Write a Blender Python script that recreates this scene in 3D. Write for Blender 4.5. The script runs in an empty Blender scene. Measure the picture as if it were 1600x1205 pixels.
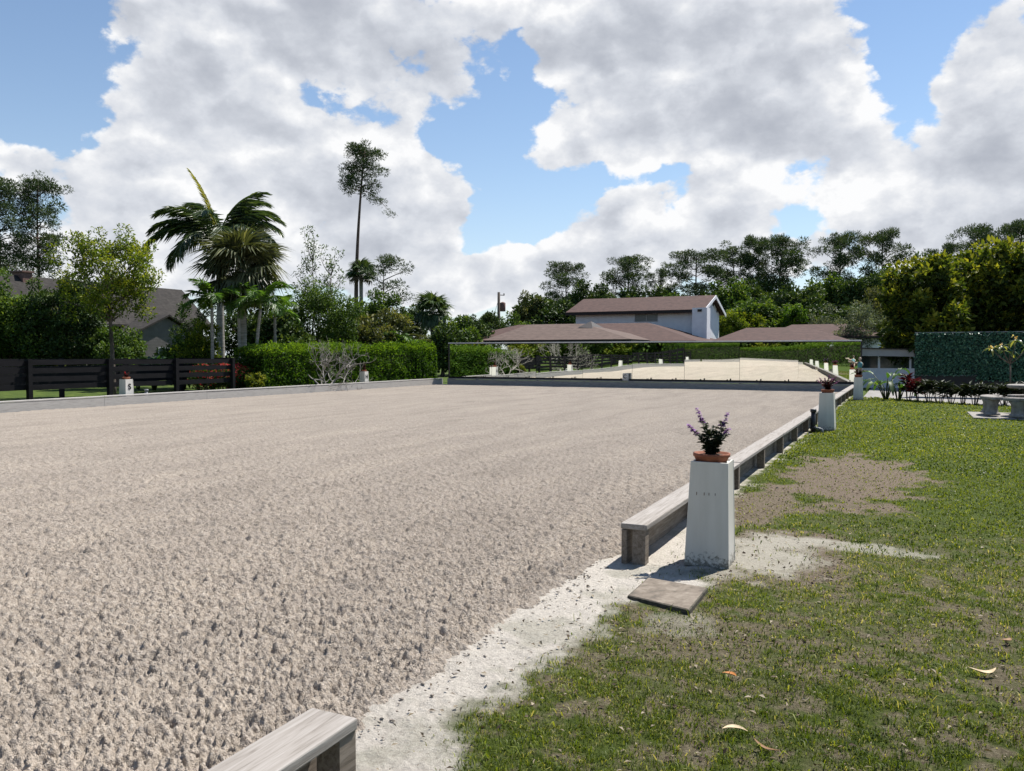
import bpy, math, random
import numpy as np
from mathutils import Vector, Matrix

# ------------------------------------------------------------------ camera, sky, sun, exposure
sc = bpy.context.scene
R = math.radians
CAM_H, YAW, PITCH, FPX = 1.572, R(25.53), R(-2.2135), 1279.0
cam_d = bpy.data.cameras.new('camera'); cam = bpy.data.objects.new('camera', cam_d)
sc.collection.objects.link(cam); sc.camera = cam
cam_d.sensor_width = 36.0; cam_d.lens = 36.0 * FPX / 1600.0
cam_d.clip_start = 0.05; cam_d.clip_end = 3000
cam.location = (0, 0, CAM_H); cam.rotation_euler = (R(90) + PITCH, 0, YAW)

SUN_EL, SUN_AZ = R(58), R(21)          # azimuth measured from +Y towards +X
sun_dir = Vector((math.cos(SUN_EL) * math.sin(SUN_AZ), math.cos(SUN_EL) * math.cos(SUN_AZ), math.sin(SUN_EL)))
sl = bpy.data.lights.new('sun', 'SUN'); sl.energy = 5.0; sl.angle = R(0.53); sl.color = (1.0, 0.955, 0.89)
so = bpy.data.objects.new('sun', sl); sc.collection.objects.link(so)
so.rotation_euler = sun_dir.to_track_quat('Z', 'Y').to_euler()

sc.view_settings.view_transform = 'Standard'; sc.view_settings.look = 'None'
sc.view_settings.exposure = 0.8; sc.view_settings.gamma = 1.0
sc.view_settings.use_curve_mapping = False
sc.cycles.use_denoising = True
try:
    sc.cycles.denoiser = 'OPENIMAGEDENOISE'; sc.cycles.denoising_input_passes = 'RGB_ALBEDO_NORMAL'
except Exception:
    pass
sc.cycles.max_bounces = 7; sc.cycles.diffuse_bounces = 3; sc.cycles.glossy_bounces = 3
sc.cycles.transmission_bounces = 4; sc.cycles.transparent_max_bounces = 6
sc.cycles.caustics_reflective = False; sc.cycles.caustics_refractive = False


def pix_ray(u, v):
    x = (u - 800) / FPX; y = -(v - 602.5) / FPX
    cp, sp, c, s = math.cos(PITCH), math.sin(PITCH), math.cos(YAW), math.sin(YAW)
    d = cp - y * sp; z = y * cp + sp
    return Vector((x * c - d * s, x * s + d * c, z))


def build_world():
    w = bpy.data.worlds.new('World'); sc.world = w; w.use_nodes = True
    nt = w.node_tree; nt.nodes.clear(); N = nt.nodes; L = nt.links
    def node(t, **k):
        n = N.new(t)
        for a, b in k.items(): setattr(n, a, b)
        return n
    def math_n(op, a, b=None, c=None, clamp=False):
        n = node('ShaderNodeMath', operation=op, use_clamp=clamp)
        for i, q in enumerate((a, b, c)):
            if q is None: continue
            if isinstance(q, (int, float)): n.inputs[i].default_value = q
            else: L.new(q, n.inputs[i])
        return n.outputs[0]
    def vmath(op, a, b=None):
        n = node('ShaderNodeVectorMath', operation=op)
        for i, q in enumerate((a, b)):
            if q is None: continue
            if isinstance(q, (tuple, list)): n.inputs[i].default_value = q
            else: L.new(q, n.inputs[i])
        return n.outputs['Value'] if op in ('LENGTH', 'DOT_PRODUCT') else n.outputs[0]
    def smooth(x, lo, hi):
        n = node('ShaderNodeMapRange', interpolation_type='SMOOTHSTEP')
        L.new(x, n.inputs[0]); n.inputs[1].default_value = lo; n.inputs[2].default_value = hi
        return n.outputs[0]
    def noise(vec, scale, detail, rough=0.55, col=False):
        n = node('ShaderNodeTexNoise'); L.new(vec, n.inputs['Vector'])
        n.inputs['Scale'].default_value = scale; n.inputs['Detail'].default_value = detail; n.inputs['Roughness'].default_value = rough
        return n.outputs['Color' if col else 'Fac']
    sky = node('ShaderNodeTexSky', sky_type='NISHITA', sun_disc=False)
    sky.sun_elevation = SUN_EL; sky.sun_rotation = SUN_AZ
    sky.air_density = 1.0; sky.dust_density = 0.0; sky.ozone_density = 1.6
    bg1 = node('ShaderNodeBackground'); bg1.inputs[1].default_value = 0.078
    tc = node('ShaderNodeTexCoord'); gen = tc.outputs['Generated']
    sep = node('ShaderNodeSeparateXYZ'); L.new(gen, sep.inputs[0])
    X, Y, Z = sep.outputs
    # pale moist air low over the horizon
    hz = math_n('MULTIPLY', math_n('EXPONENT', math_n('MULTIPLY', math_n('MAXIMUM', Z, 0.0), -10.0)), .9)
    hm = node('ShaderNodeMix', data_type='RGBA'); L.new(hz, hm.inputs[0]); L.new(sky.outputs[0], hm.inputs[6]); hm.inputs[7].default_value = (4.8, 5.5, 6.3, 1)
    L.new(hm.outputs[2], bg1.inputs[0])
    az = math_n('ARCTAN2', X, Y); el = math_n('ARCSINE', Z)
    comb = node('ShaderNodeCombineXYZ'); L.new(az, comb.inputs[0]); L.new(el, comb.inputs[1])
    flat = vmath('MULTIPLY', gen, (1, 1, 1.45))
    warp = vmath('MULTIPLY', vmath('SUBTRACT', noise(flat, 5.0, 4, 0.55, True), (.5, .5, .5)), (.085, .06, 0))
    warp2 = vmath('MULTIPLY', vmath('SUBTRACT', noise(flat, 22.0, 3, 0.5, True), (.5, .5, .5)), (.055, .045, 0))
    V = vmath('ADD', vmath('ADD', comb.outputs[0], warp), warp2)
    # cloud banks (pixel u, v, half width, half height, weight): where the sky carries cloud and where it is open
    banks = [(1760, 60, 120, 100, 1.0), (1800, 310, 170, 70, 1.0), (2150, 170, 220, 120, 1.0), (2500, 330, 300, 80, 1.0), (-260, 110, 130, 90, .9), (-480, 310, 220, 70, .9), (-800, 200, 300, 120, .9), (480, -150, 260, 90, .8), (1150, -200, 260, 110, .8), (330, 40, 230, 90, .95), (600, 60, 200, 100, .95), (720, 110, 90, 70, .6), (230, 190, 110, 70, .9), (400, 200, 140, 80, .9), (180, 300, 90, 80, .9), (330, 320, 160, 90, .9), (560, 290, 110, 90, .95), (650, 360, 80, 80, .85),
             (700, 300, 45, 40, .6), (420, 400, 180, 50, .7), (30, 262, 50, 26, .8), (980, 60, 130, 100, 1.1), (1120, 100, 140, 110, .9), (900, 225, 100, 48, .9), (1000, 200, 90, 60, .7), (1190, 200, 140, 85, 1.05), (1300, 150, 90, 70, .6),
             (960, 345, 95, 45, .95), (870, 395, 80, 35, .6), (1000, 400, 90, 35, .6), (1160, 320, 105, 45, .9), (1080, 380, 80, 35, .4), (1420, 330, 130, 75, .9), (1540, 280, 110, 110, 1.0), (1560, 110, 70, 100, .9), (1340, 290, 60, 50, .5), (1240, 60, 80, 70, .6),
             (760, 420, 70, 35, 1.7), (720, 475, 90, 22, 1.5), (860, 30, 60, 50, .5), (640, 445, 50, 22, 1.3), (900, 430, 110, 30, 1.3), (560, 430, 70, 30, 1.0), (1200, 415, 130, 22, 1.2), (200, 420, 200, 25, 1.2),
             (60, 110, 95, 85, -1.1), (20, 200, 90, 50, -.7), (100, 175, 60, 40, -.5), (0, 20, 60, 50, -.5), (505, 158, 32, 24, -.85), (690, 205, 28, 45, -.9), (750, 220, 60, 50, -1.1), (790, 320, 65, 40, -1.1), (735, 380, 22, 40, -.7), (832, 95, 24, 50, -1.1), (800, 170, 40, 40, -.8),
             (900, 288, 110, 18, -1.0), (1050, 275, 90, 16, -.7), (835, 350, 40, 22, -.6), (1060, 335, 22, 30, -.8), (1255, 348, 34, 22, -.8), (1210, 275, 90, 12, -.4), (1430, 75, 42, 75, -1.2), (1400, 10, 60, 30, -.7), (1405, 150, 34, 40, -.6), (640, 480, 50, 25, -.5), (820, 440, 40, 18, -.4)]
    cov = math_n('MULTIPLY_ADD', noise(flat, 2.6, 2, .5), 1.5, -1.12)
    for (u, v, rx, ry, a) in banks:
        d = pix_ray(u, v).normalized()
        c = (math.atan2(d.x, d.y), math.asin(d.z), 0)
        q = vmath('MULTIPLY', vmath('SUBTRACT', V, c), (FPX / rx * .95, FPX / ry * .95, 0))
        g = math_n('EXPONENT', math_n('MULTIPLY', vmath('DOT_PRODUCT', q, q), -1.0))
        cov = math_n('MULTIPLY_ADD', g, a * 1.12 + .27 if a > 0 else a * .85, cov)
    def billow(vec):
        """cauliflower heads: rounded cells broken up by fine noise"""
        wv = vmath('ADD', vec, vmath('MULTIPLY', vmath('SUBTRACT', noise(vec, 14.0, 5, .6, True), (.5, .5, .5)), (.09, .09, .09)))
        n = node('ShaderNodeTexVoronoi', feature='F1'); n.inputs['Scale'].default_value = 13
        n.inputs['Detail'].default_value = 1.0; n.inputs['Roughness'].default_value = .5; L.new(wv, n.inputs['Vector'])
        f = noise(vec, 8.0, 9, .62)
        return math_n('MULTIPLY_ADD', math_n('SUBTRACT', .55, n.outputs['Distance']), .55, math_n('MULTIPLY', f, 1.0))
    f1 = billow(flat)
    f2 = billow(vmath('ADD', flat, tuple(Vector((sun_dir.x, sun_dir.y, sun_dir.z * 1.3)) * 0.034)))
    cov = math_n('ADD', cov, math_n('MULTIPLY_ADD', noise(flat, 6.5, 3, .5), 1.5, -.78))
    dens = math_n('ADD', cov, math_n('MULTIPLY_ADD', f1, 2.3, -1.28))
    dens = math_n('ADD', dens, math_n('MULTIPLY_ADD', noise(flat, 34.0, 6, .65), .9, -.46))
    alpha = smooth(dens, -0.12, 0.30)
    soft = math_n('ADD', cov, math_n('MULTIPLY_ADD', noise(flat, 6.0, 3, .5), 1.5, -.75))
    cores = [(470, 45, 150, 60, .75), (620, 130, 110, 60, .55), (520, 260, 120, 60, .35), (300, 130, 90, 50, .25), (980, 55, 150, 75, .95), (1185, 195, 95, 50, .95), (1060, 190, 80, 40, .45), (1570, 200, 70, 90, .8), (955, 345, 60, 28, .7),
             (1130, 365, 90, 25, .5), (1480, 370, 110, 45, .45), (240, 330, 80, 40, .25), (620, 370, 80, 50, .35), (1100, 300, 60, 25, .4)]
    thick = math_n('MULTIPLY', smooth(soft, 0.35, 2.0), .30)
    for (u, v, rx, ry, a) in cores:
        d = pix_ray(u, v).normalized()
        q = vmath('MULTIPLY', vmath('SUBTRACT', V, (math.atan2(d.x, d.y), math.asin(d.z), 0)), (FPX / rx * .8, FPX / ry * .8, 0))
        thick = math_n('MULTIPLY_ADD', math_n('EXPONENT', math_n('MULTIPLY', vmath('DOT_PRODUCT', q, q), -1.0)), a * .62, thick)
    thick = math_n('MULTIPLY', thick, math_n('MULTIPLY_ADD', noise(flat, 11.0, 5, .55), 1.5, .30))
    rel = math_n('MULTIPLY', math_n('SUBTRACT', f1, f2), 1.35)
    rel2 = math_n('MULTIPLY', math_n('SUBTRACT', noise(flat, 5.0, 4, .55), noise(vmath('ADD', flat, tuple(sun_dir * .06)), 5.0, 4, .55)), .8)
    tone = math_n('SUBTRACT', math_n('SUBTRACT', math_n('ADD', thick, .03), rel), rel2)
    tone = math_n('SUBTRACT', 1.0, math_n('EXPONENT', math_n('MULTIPLY', math_n('MAXIMUM', tone, 0.0), -1.25)))
    ramp = node('ShaderNodeValToRGB'); L.new(tone, ramp.inputs[0])
    cr = ramp.color_ramp; cr.elements[0].position = 0.0; cr.elements[0].color = (.97, .975, .985, 1)
    cr.elements[1].position = 1.0; cr.elements[1].color = (.34, .37, .44, 1)
    e = cr.elements.new(.5); e.color = (.68, .71, .77, 1)
    bg2 = node('ShaderNodeBackground'); L.new(ramp.outputs[0], bg2.inputs[0]); bg2.inputs[1].default_value = 0.58
    mix = node('ShaderNodeMixShader'); L.new(alpha, mix.inputs[0]); L.new(bg1.outputs[0], mix.inputs[1]); L.new(bg2.outputs[0], mix.inputs[2])
    out = node('ShaderNodeOutputWorld'); L.new(mix.outputs[0], out.inputs[0])
build_world()
sc.world.cycles.sampling_method = 'MANUAL'; sc.world.cycles.sample_map_resolution = 256

# ------------------------------------------------------------------ helpers
COL = sc.collection
def gz(u, v, z=0.0):
    d = pix_ray(u, v); t = (z - CAM_H) / d.z
    return Vector((0, 0, CAM_H)) + d * t
FWD = Vector((-math.sin(YAW) * math.cos(PITCH), math.cos(YAW) * math.cos(PITCH), math.sin(PITCH)))
def dep(u, v, D):
    d = pix_ray(u, v)
    return Vector((0, 0, CAM_H)) + d * (D / d.dot(FWD))
def base(u, D):
    p = dep(u, 553, D); return Vector((p.x, p.y, 0))
def hgt(v, D):
    return CAM_H + (553 - v) * D / FPX

def hsh(ix, iy, seed):
    a = np.sin(ix * 127.1 + iy * 311.7 + seed * 74.7) * 43758.5453
    return a - np.floor(a)
def vnoise(x, y, seed=0):
    ix = np.floor(x); iy = np.floor(y); fx = x - ix; fy = y - iy
    fx = fx * fx * (3 - 2 * fx); fy = fy * fy * (3 - 2 * fy)
    a = hsh(ix, iy, seed); b = hsh(ix + 1, iy, seed); c = hsh(ix, iy + 1, seed); d = hsh(ix + 1, iy + 1, seed)
    return (a * (1 - fx) + b * fx) * (1 - fy) + (c * (1 - fx) + d * fx) * fy
def fbm2(x, y, seed=0, oct=4):
    s = 0; a = .5; t = 0
    for i in range(oct):
        s = s + a * vnoise(x * 2 ** i, y * 2 ** i, seed + i * 7); t += a; a *= .5
    return s / t
def clods(x, y, s, seed, fill=.8):
    ix = np.floor(x / s); iy = np.floor(y / s); h = np.zeros_like(x)
    for dx in (-1, 0, 1):
        for dy in (-1, 0, 1):
            jx = ix + dx; jy = iy + dy
            px = (jx + hsh(jx, jy, seed)) * s; py = (jy + hsh(jx, jy, seed + 3)) * s
            r = s * (.28 + .5 * hsh(jx, jy, seed + 5)) * (hsh(jx, jy, seed + 9) < fill)
            an = hsh(jx, jy, seed + 11) * 3.14; ca, sa = np.cos(an), np.sin(an)
            ex = (x - px) * ca + (y - py) * sa; ey = (-(x - px) * sa + (y - py) * ca) * 1.35
            q = 1 - (ex * ex + ey * ey) / (r * r + 1e-9)
            h = np.maximum(h, np.sqrt(np.maximum(q, 0)) * r)
    return h

def link(o, parent=None):
    COL.objects.link(o)
    if parent is not None: o.parent = parent
    return o
def tag(o, label=None, cat=None, group=None, kind=None):
    if label: o['label'] = label
    if cat: o['category'] = cat
    if group: o['group'] = group
    if kind: o['kind'] = kind
    return o
def empty(name, loc=(0, 0, 0), rz=0, label=None, cat=None, group=None):
    o = bpy.data.objects.new(name, None); o.location = loc; o.rotation_euler = (0, 0, rz); o.empty_display_size = .2
    link(o); return tag(o, label, cat, group)
def np_mesh(name, co, faces, tint=None, smooth=False, corners=3):
    me = bpy.data.meshes.new(name)
    co = np.ascontiguousarray(co, dtype=np.float32); faces = np.ascontiguousarray(faces, dtype=np.int32)
    me.vertices.add(len(co)); me.vertices.foreach_set('co', co.ravel())
    me.loops.add(faces.size); me.loops.foreach_set('vertex_index', faces.ravel())
    me.polygons.add(len(faces)); me.polygons.foreach_set('loop_start', np.arange(0, faces.size, faces.shape[1], dtype=np.int32))
    if smooth: me.polygons.foreach_set('use_smooth', np.ones(len(faces), dtype=bool))
    if tint is not None:
        for k, arr in (tint.items() if isinstance(tint, dict) else [('tint', tint)]):
            at = me.attributes.new(k, 'FLOAT', 'POINT'); at.data.foreach_set('value', np.ascontiguousarray(arr, dtype=np.float32))
    me.update(calc_edges=True); me.validate()
    return me
def obj(name, me, m, parent=None, loc=None):
    o = bpy.data.objects.new(name, me)
    if m is not None and not me.materials: me.materials.append(m)
    if loc is not None: o.location = loc
    return link(o, parent)

class MB:
    def __init__(s): s.v = []; s.f = []; s.sm = []
    def poly(s, pts, smooth=False):
        n = len(s.v); s.v += [tuple(p) for p in pts]; s.f.append(tuple(range(n, n + len(pts)))); s.sm.append(smooth); return s
    def hexa(s, b, t):
        n = len(s.v); s.v += [tuple(p) for p in b] + [tuple(p) for p in t]
        for q in ((3, 2, 1, 0), (4, 5, 6, 7), (0, 1, 5, 4), (1, 2, 6, 5), (2, 3, 7, 6), (3, 0, 4, 7)):
            s.f.append(tuple(n + i for i in q)); s.sm.append(False)
        return s
    def box(s, x0, x1, y0, y1, z0, z1):
        return s.hexa([(x0, y0, z0), (x1, y0, z0), (x1, y1, z0), (x0, y1, z0)], [(x0, y0, z1), (x1, y0, z1), (x1, y1, z1), (x0, y1, z1)])
    def tube(s, pts, rad, sides=7, cap=True):
        pts = [Vector(p) for p in pts]; n0 = len(s.v); k = len(pts)
        ref = None
        for i, p in enumerate(pts):
            t = (pts[min(i + 1, k - 1)] - pts[max(i - 1, 0)])
            if t.length < 1e-6: t = Vector((0, 0, 1))
            t.normalize()
            if ref is None: ref = Vector((1, 0, 0)) if abs(t.x) < .8 else Vector((0, 1, 0))
            a = (ref - t * ref.dot(t)).normalized(); b = t.cross(a); ref = a
            r = rad[i] if isinstance(rad, (list, tuple)) else rad
            for j in range(sides):
                an = 2 * math.pi * j / sides
                s.v.append(tuple(p + a * (math.cos(an) * r) + b * (math.sin(an) * r)))
        for i in range(k - 1):
            for j in range(sides):
                a0 = n0 + i * sides + j; a1 = n0 + i * sides + (j + 1) % sides
                s.f.append((a0, a1, a1 + sides, a0 + sides)); s.sm.append(True)
        if cap:
            s.f.append(tuple(n0 + j for j in range(sides))[::-1]); s.sm.append(False)
            s.f.append(tuple(n0 + (k - 1) * sides + j for j in range(sides))); s.sm.append(False)
        return s
    def lathe(s, prof, sides=20, c=(0, 0), sq=None):
        n0 = len(s.v)
        for (r, z) in prof:
            for j in range(sides):
                an = 2 * math.pi * j / sides
                s.v.append((c[0] + r * math.cos(an), c[1] + r * math.sin(an) * (sq or 1), z))
        for i in range(len(prof) - 1):
            for j in range(sides):
                a0 = n0 + i * sides + j; a1 = n0 + i * sides + (j + 1) % sides
                s.f.append((a0, a1, a1 + sides, a0 + sides)); s.sm.append(True)
        s.f.append(tuple(n0 + j for j in range(sides))[::-1]); s.sm.append(False)
        s.f.append(tuple(n0 + (len(prof) - 1) * sides + j for j in range(sides))); s.sm.append(False)
        return s
    def ball(s, c, rx, ry, rz, nu=10, nv=7):
        n0 = len(s.v); c = Vector(c)
        for i in range(nv + 1):
            th = math.pi * i / nv
            for j in range(nu):
                ph = 2 * math.pi * j / nu
                s.v.append((c.x + rx * math.sin(th) * math.cos(ph), c.y + ry * math.sin(th) * math.sin(ph), c.z + rz * math.cos(th)))
        for i in range(nv):
            for j in range(nu):
                a0 = n0 + i * nu + j; a1 = n0 + i * nu + (j + 1) % nu
                s.f.append((a0, a0 + nu, a1 + nu, a1)); s.sm.append(True)
        return s
    def mesh(s, name):
        me = bpy.data.meshes.new(name); me.from_pydata(s.v, [], s.f)
        me.polygons.foreach_set('use_smooth', s.sm); me.update(); return me
    def build(s, name, m, parent=None, loc=None, bevel=0):
        o = obj(name, s.mesh(name), m, parent, loc)
        if bevel:
            b = o.modifiers.new('edge', 'BEVEL'); b.width = bevel; b.segments = 2; b.limit_method = 'ANGLE'
        return o
def copy_tree(o, parent=None):
    c = o.copy(); COL.objects.link(c)
    if parent is not None: c.parent = parent
    for ch in o.children: copy_tree(ch, c)
    return c

# ------------------------------------------------------------------ materials
def material(name):
    m = bpy.data.materials.new(name); m.use_nodes = True
    nt = m.node_tree; return m, nt, nt.nodes['Principled BSDF']
def ramp_node(nt, src, stops):
    r = nt.nodes.new('ShaderNodeValToRGB'); nt.links.new(src, r.inputs[0]); e = r.color_ramp.elements
    e[0].position = stops[0][0]; e[0].color = (*stops[0][1], 1); e[1].position = stops[-1][0]; e[1].color = (*stops[-1][1], 1)
    for p, c in stops[1:-1]:
        q = e.new(p); q.color = (*c, 1)
    return r.outputs[0]
def tex_noise(nt, scale, detail=4, rough=.55, coord='Object', stretch=None, dist=0):
    t = nt.nodes.new('ShaderNodeTexCoord'); v = t.outputs[coord]
    if stretch:
        mp = nt.nodes.new('ShaderNodeMapping'); mp.inputs['Scale'].default_value = stretch; nt.links.new(v, mp.inputs[0]); v = mp.outputs[0]
    n = nt.nodes.new('ShaderNodeTexNoise'); n.inputs['Scale'].default_value = scale; n.inputs['Detail'].default_value = detail
    n.inputs['Roughness'].default_value = rough; n.inputs['Distortion'].default_value = dist
    nt.links.new(v, n.inputs['Vector']); return n.outputs['Fac']
def bump(nt, b, src, strength=.3, dist=.02):
    n = nt.nodes.new('ShaderNodeBump'); n.inputs['Strength'].default_value = strength; n.inputs['Distance'].default_value = dist
    nt.links.new(src, n.inputs['Height']); nt.links.new(n.outputs[0], b.inputs['Normal'])
def noisy(name, stops, scale=6, rough=.8, stretch=None, bmp=.2, bdist=.01, detail=5, spec=.3, bscale=None, coord='Object', dist=0):
    m, nt, b = material(name)
    f = tex_noise(nt, scale, detail, .6, coord, stretch, dist)
    nt.links.new(ramp_node(nt, f, stops), b.inputs['Base Color'])
    b.inputs['Roughness'].default_value = rough; b.inputs['Specular IOR Level'].default_value = spec
    if bmp:
        g = tex_noise(nt, bscale, detail, .6, coord, stretch) if bscale else f
        bump(nt, b, g, bmp, bdist)
    return m
def leafmat(name, stops, trans=.35, rough=.58, spec=.18, tcol=None):
    m, nt, b = material(name)
    a = nt.nodes.new('ShaderNodeAttribute'); a.attribute_name = 'tint'
    c = ramp_node(nt, a.outputs['Fac'], stops)
    nt.links.new(c, b.inputs['Base Color']); b.inputs['Roughness'].default_value = rough; b.inputs['Specular IOR Level'].default_value = spec
    if trans:
        tr = nt.nodes.new('ShaderNodeBsdfTranslucent'); mx = nt.nodes.new('ShaderNodeMixShader'); mx.inputs[0].default_value = trans
        mc = nt.nodes.new('ShaderNodeMix'); mc.data_type = 'RGBA'; mc.blend_type = 'MULTIPLY'; mc.inputs[0].default_value = 1
        nt.links.new(c, mc.inputs[6]); mc.inputs[7].default_value = (*(tcol or (1.5, 1.45, .6)), 1)
        nt.links.new(mc.outputs[2], tr.inputs[0])
        nt.links.new(b.outputs[0], mx.inputs[1]); nt.links.new(tr.outputs[0], mx.inputs[2])
        nt.links.new(mx.outputs[0], nt.nodes['Material Output'].inputs[0])
    return m

M = {}
def setup_materials():
    M['bark'] = noisy('bark', [(.3, (.045, .035, .028)), (.7, (.14, .11, .09))], 9, .9, (1, 1, .25), .6, .03)
    M['pine_bark'] = noisy('pine_bark', [(.3, (.05, .035, .03)), (.7, (.16, .105, .085))], 7, .9, (1, 1, .3), .6, .03)
    M['palm_bark'] = noisy('palm_bark', [(.3, (.16, .145, .125)), (.7, (.34, .32, .29))], 5, .85, (.4, .4, 3), .4, .02)
    M['pale_bark'] = noisy('pale_bark', [(.3, (0.1496, 0.136, 0.1224)), (.7, (0.3128, 0.2924, 0.2652))], 10, .8, None, .3, .01)
    M['black_paint'] = noisy('black_paint', [(.3, (.005, .005, .006)), (.7, (.013, .012, .014))], 5, .7, (1, .3, 1), .2, .004, spec=.12)
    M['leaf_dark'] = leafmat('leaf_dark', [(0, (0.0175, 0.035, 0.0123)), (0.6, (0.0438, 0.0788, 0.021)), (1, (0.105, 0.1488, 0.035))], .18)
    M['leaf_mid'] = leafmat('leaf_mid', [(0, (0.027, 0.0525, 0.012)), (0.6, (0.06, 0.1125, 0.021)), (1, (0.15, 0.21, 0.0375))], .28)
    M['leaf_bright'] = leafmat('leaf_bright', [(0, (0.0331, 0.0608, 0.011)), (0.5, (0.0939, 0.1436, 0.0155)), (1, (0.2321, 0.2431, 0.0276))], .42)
    M['leaf_hedge'] = leafmat('leaf_hedge', [(0, (0.0166, 0.0414, 0.0064)), (0.5, (0.0414, 0.0966, 0.0101)), (1, (0.1288, 0.2116, 0.0184))], .42)
    M['leaf_yellow'] = leafmat('leaf_yellow', [(0, (.018, .032, .008)), (.45, (.046, .075, .012)), (.75, (.11, .14, .018)), (1, (.25, .25, .03))], .36)
    M['leaf_silver'] = leafmat('leaf_silver', [(0, (0.065, 0.0845, 0.052)), (0.6, (0.143, 0.1755, 0.1105)), (1, (0.26, 0.286, 0.182))], .2)
    M['leaf_olive'] = leafmat('leaf_olive', [(0, (0.042, 0.056, 0.021)), (0.6, (0.098, 0.112, 0.0392)), (1, (0.21, 0.203, 0.07))], .25)
    M['needle'] = leafmat('needle', [(0, (0.0255, 0.0467, 0.0213)), (0.6, (0.0595, 0.0956, 0.0382)), (1, (0.1275, 0.1594, 0.0638))], .15)
    M['palm_dark'] = leafmat('palm_dark', [(0, (0.025, 0.0458, 0.0208)), (0.6, (0.0624, 0.104, 0.0374)), (1, (0.156, 0.1976, 0.0728))], .2, .35, .5)
    M['palm_olive'] = leafmat('palm_olive', [(0, (0.0338, 0.0432, 0.0189)), (0.6, (0.0878, 0.1013, 0.0459)), (1, (0.27, 0.27, 0.135))], .2, .4, .5)
    M['palm_green'] = leafmat('palm_green', [(0, (0.03, 0.0675, 0.012)), (0.6, (0.0675, 0.15, 0.021)), (1, (0.165, 0.27, 0.0375))], .35, .35, .5)
    M['palm_new'] = leafmat('palm_new', [(0, (.16, .17, .03)), (1, (.30, .28, .05))], .35)
    M['red_leaf'] = leafmat('red_leaf', [(0, (0.018, 0.0048, 0.006)), (0.6, (0.054, 0.0084, 0.0108)), (1, (0.132, 0.018, 0.021))], .25, .55, .15, (1.4, .7, .7))
    M['red_flower'] = leafmat('red_flower', [(0, (.35, .02, .03)), (1, (.62, .06, .07))], .3, .6, .2, (1.2, .8, .8))
    M['purple_flower'] = leafmat('purple_flower', [(0, (.20, .10, .26)), (1, (.42, .27, .50))], .3, .6, .2, (1.2, .9, 1.2))
    M['pink_flower'] = leafmat('pink_flower', [(0, (.10, .03, .07)), (1, (.38, .17, .33))], .3, .6, .2, (1.2, .9, 1.1))
    M['salvia_leaf'] = leafmat('salvia_leaf', [(0, (0.012, 0.021, 0.012)), (1, (0.045, 0.06, 0.033))], .12)
    M['ivy_plastic'] = leafmat('ivy_plastic', [(0, (0.0132, 0.045, 0.0265)), (.6, (0.0495, 0.135, 0.078)), (1, (0.143, 0.27, 0.156))], 0, .45, .4)
    M['big_leaf'] = leafmat('big_leaf', [(0, (0.0234, 0.0585, 0.0156)), (0.6, (0.0455, 0.1105, 0.0208)), (1, (0.13, 0.195, 0.039))], .35, .5, .22)
    M['frangipani_leaf'] = leafmat('frangipani_leaf', [(0, (0.04, 0.072, 0.0144)), (0.6, (0.088, 0.128, 0.024)), (1, (0.208, 0.208, 0.048))], .4, .35, .4)
    M['cream_flower'] = leafmat('cream_flower', [(0, (.55, .34, .16)), (1, (.75, .62, .35))], .3, .6)
    M['grass'] = leafmat('grass', [(0, (0.0298, 0.0506, 0.0073)), (0.45, (0.0874, 0.1245, 0.0128)), (0.72, (0.1889, 0.2214, 0.0219)), (0.86, (0.2784, 0.2636, 0.073)), (1, (0.4176, 0.3691, 0.1734))], .38, .5, .25)
    M['litter'] = leafmat('litter', [(0, (0.0375, 0.0263, 0.0188)), (.5, (0.1275, 0.0975, 0.0713)), (1, (0.315, 0.27, 0.2025))], .1, .8, .1)
    M['terracotta'] = noisy('terracotta', [(.3, (0.184, 0.06, 0.032)), (.7, (0.272, 0.104, 0.06))], 14, .8, None, .15, .004)
    M['pot_soil'] = noisy('pot_soil', [(.3, (.02, .014, .01)), (.7, (.06, .045, .03))], 60, .95, None, .6, .01)
    M['concrete'] = noisy('concrete', [(.25, (0.1275, 0.1162, 0.105)), (.55, (0.2475, 0.2325, 0.2137)), (.8, (0.33, 0.315, 0.2925))], 9, .9, None, .35, .008, 8)
    M['steel_cap'] = noisy('steel_cap', [(.3, (0.4, 0.416, 0.432)), (.7, (0.528, 0.536, 0.544))], 4, .35, None, .05, .002)
    M['black_frame'] = noisy('black_frame', [(.3, (.006, .006, .007)), (.7, (.014, .014, .016))], 4, .4, None, 0)
    M['black_pipe'] = noisy('black_pipe', [(.3, (.014, .014, .016)), (.7, (.035, .035, .04))], 20, .45, None, .1, .003)
    M['grey_pipe'] = noisy('grey_pipe', [(.3, (.13, .14, .15)), (.7, (.26, .27, .28))], 20, .4, None, .1, .003)
    M['letter'] = noisy('letter', [(.3, (.006, .006, .006)), (.7, (.014, .014, .014))], 20, .5, None, 0)
    M['rust'] = noisy('rust', [(.3, (.05, .03, .02)), (.7, (.16, .08, .045))], 60, .9, None, 0)
    M['figure_skin'] = noisy('figure_skin', [(.3, (.30, .22, .17)), (.7, (.45, .36, .29))], 20, .7, None, 0)
    M['figure_teal'] = noisy('figure_teal', [(.3, (.05, .16, .19)), (.7, (.09, .25, .29))], 20, .7, None, 0)
    M['roof_brown'] = noisy('roof_brown', [(.25, (0.0389, 0.0203, 0.0171)), (.5, (0.0646, 0.0345, 0.0285)), (.75, (0.0992, 0.0562, 0.0456))], 3.5, .9, (0.8625, 1.2, 1.14), .3, .02, 10)
    M['roof_tan'] = noisy('roof_tan', [(.25, (0.0684, 0.0461, 0.0374)), (.5, (0.1008, 0.0691, 0.0569)), (.75, (0.1368, 0.0972, 0.0806))], 3.5, .9, (0.72, 1.152, 1.152), .3, .02, 10)
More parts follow.
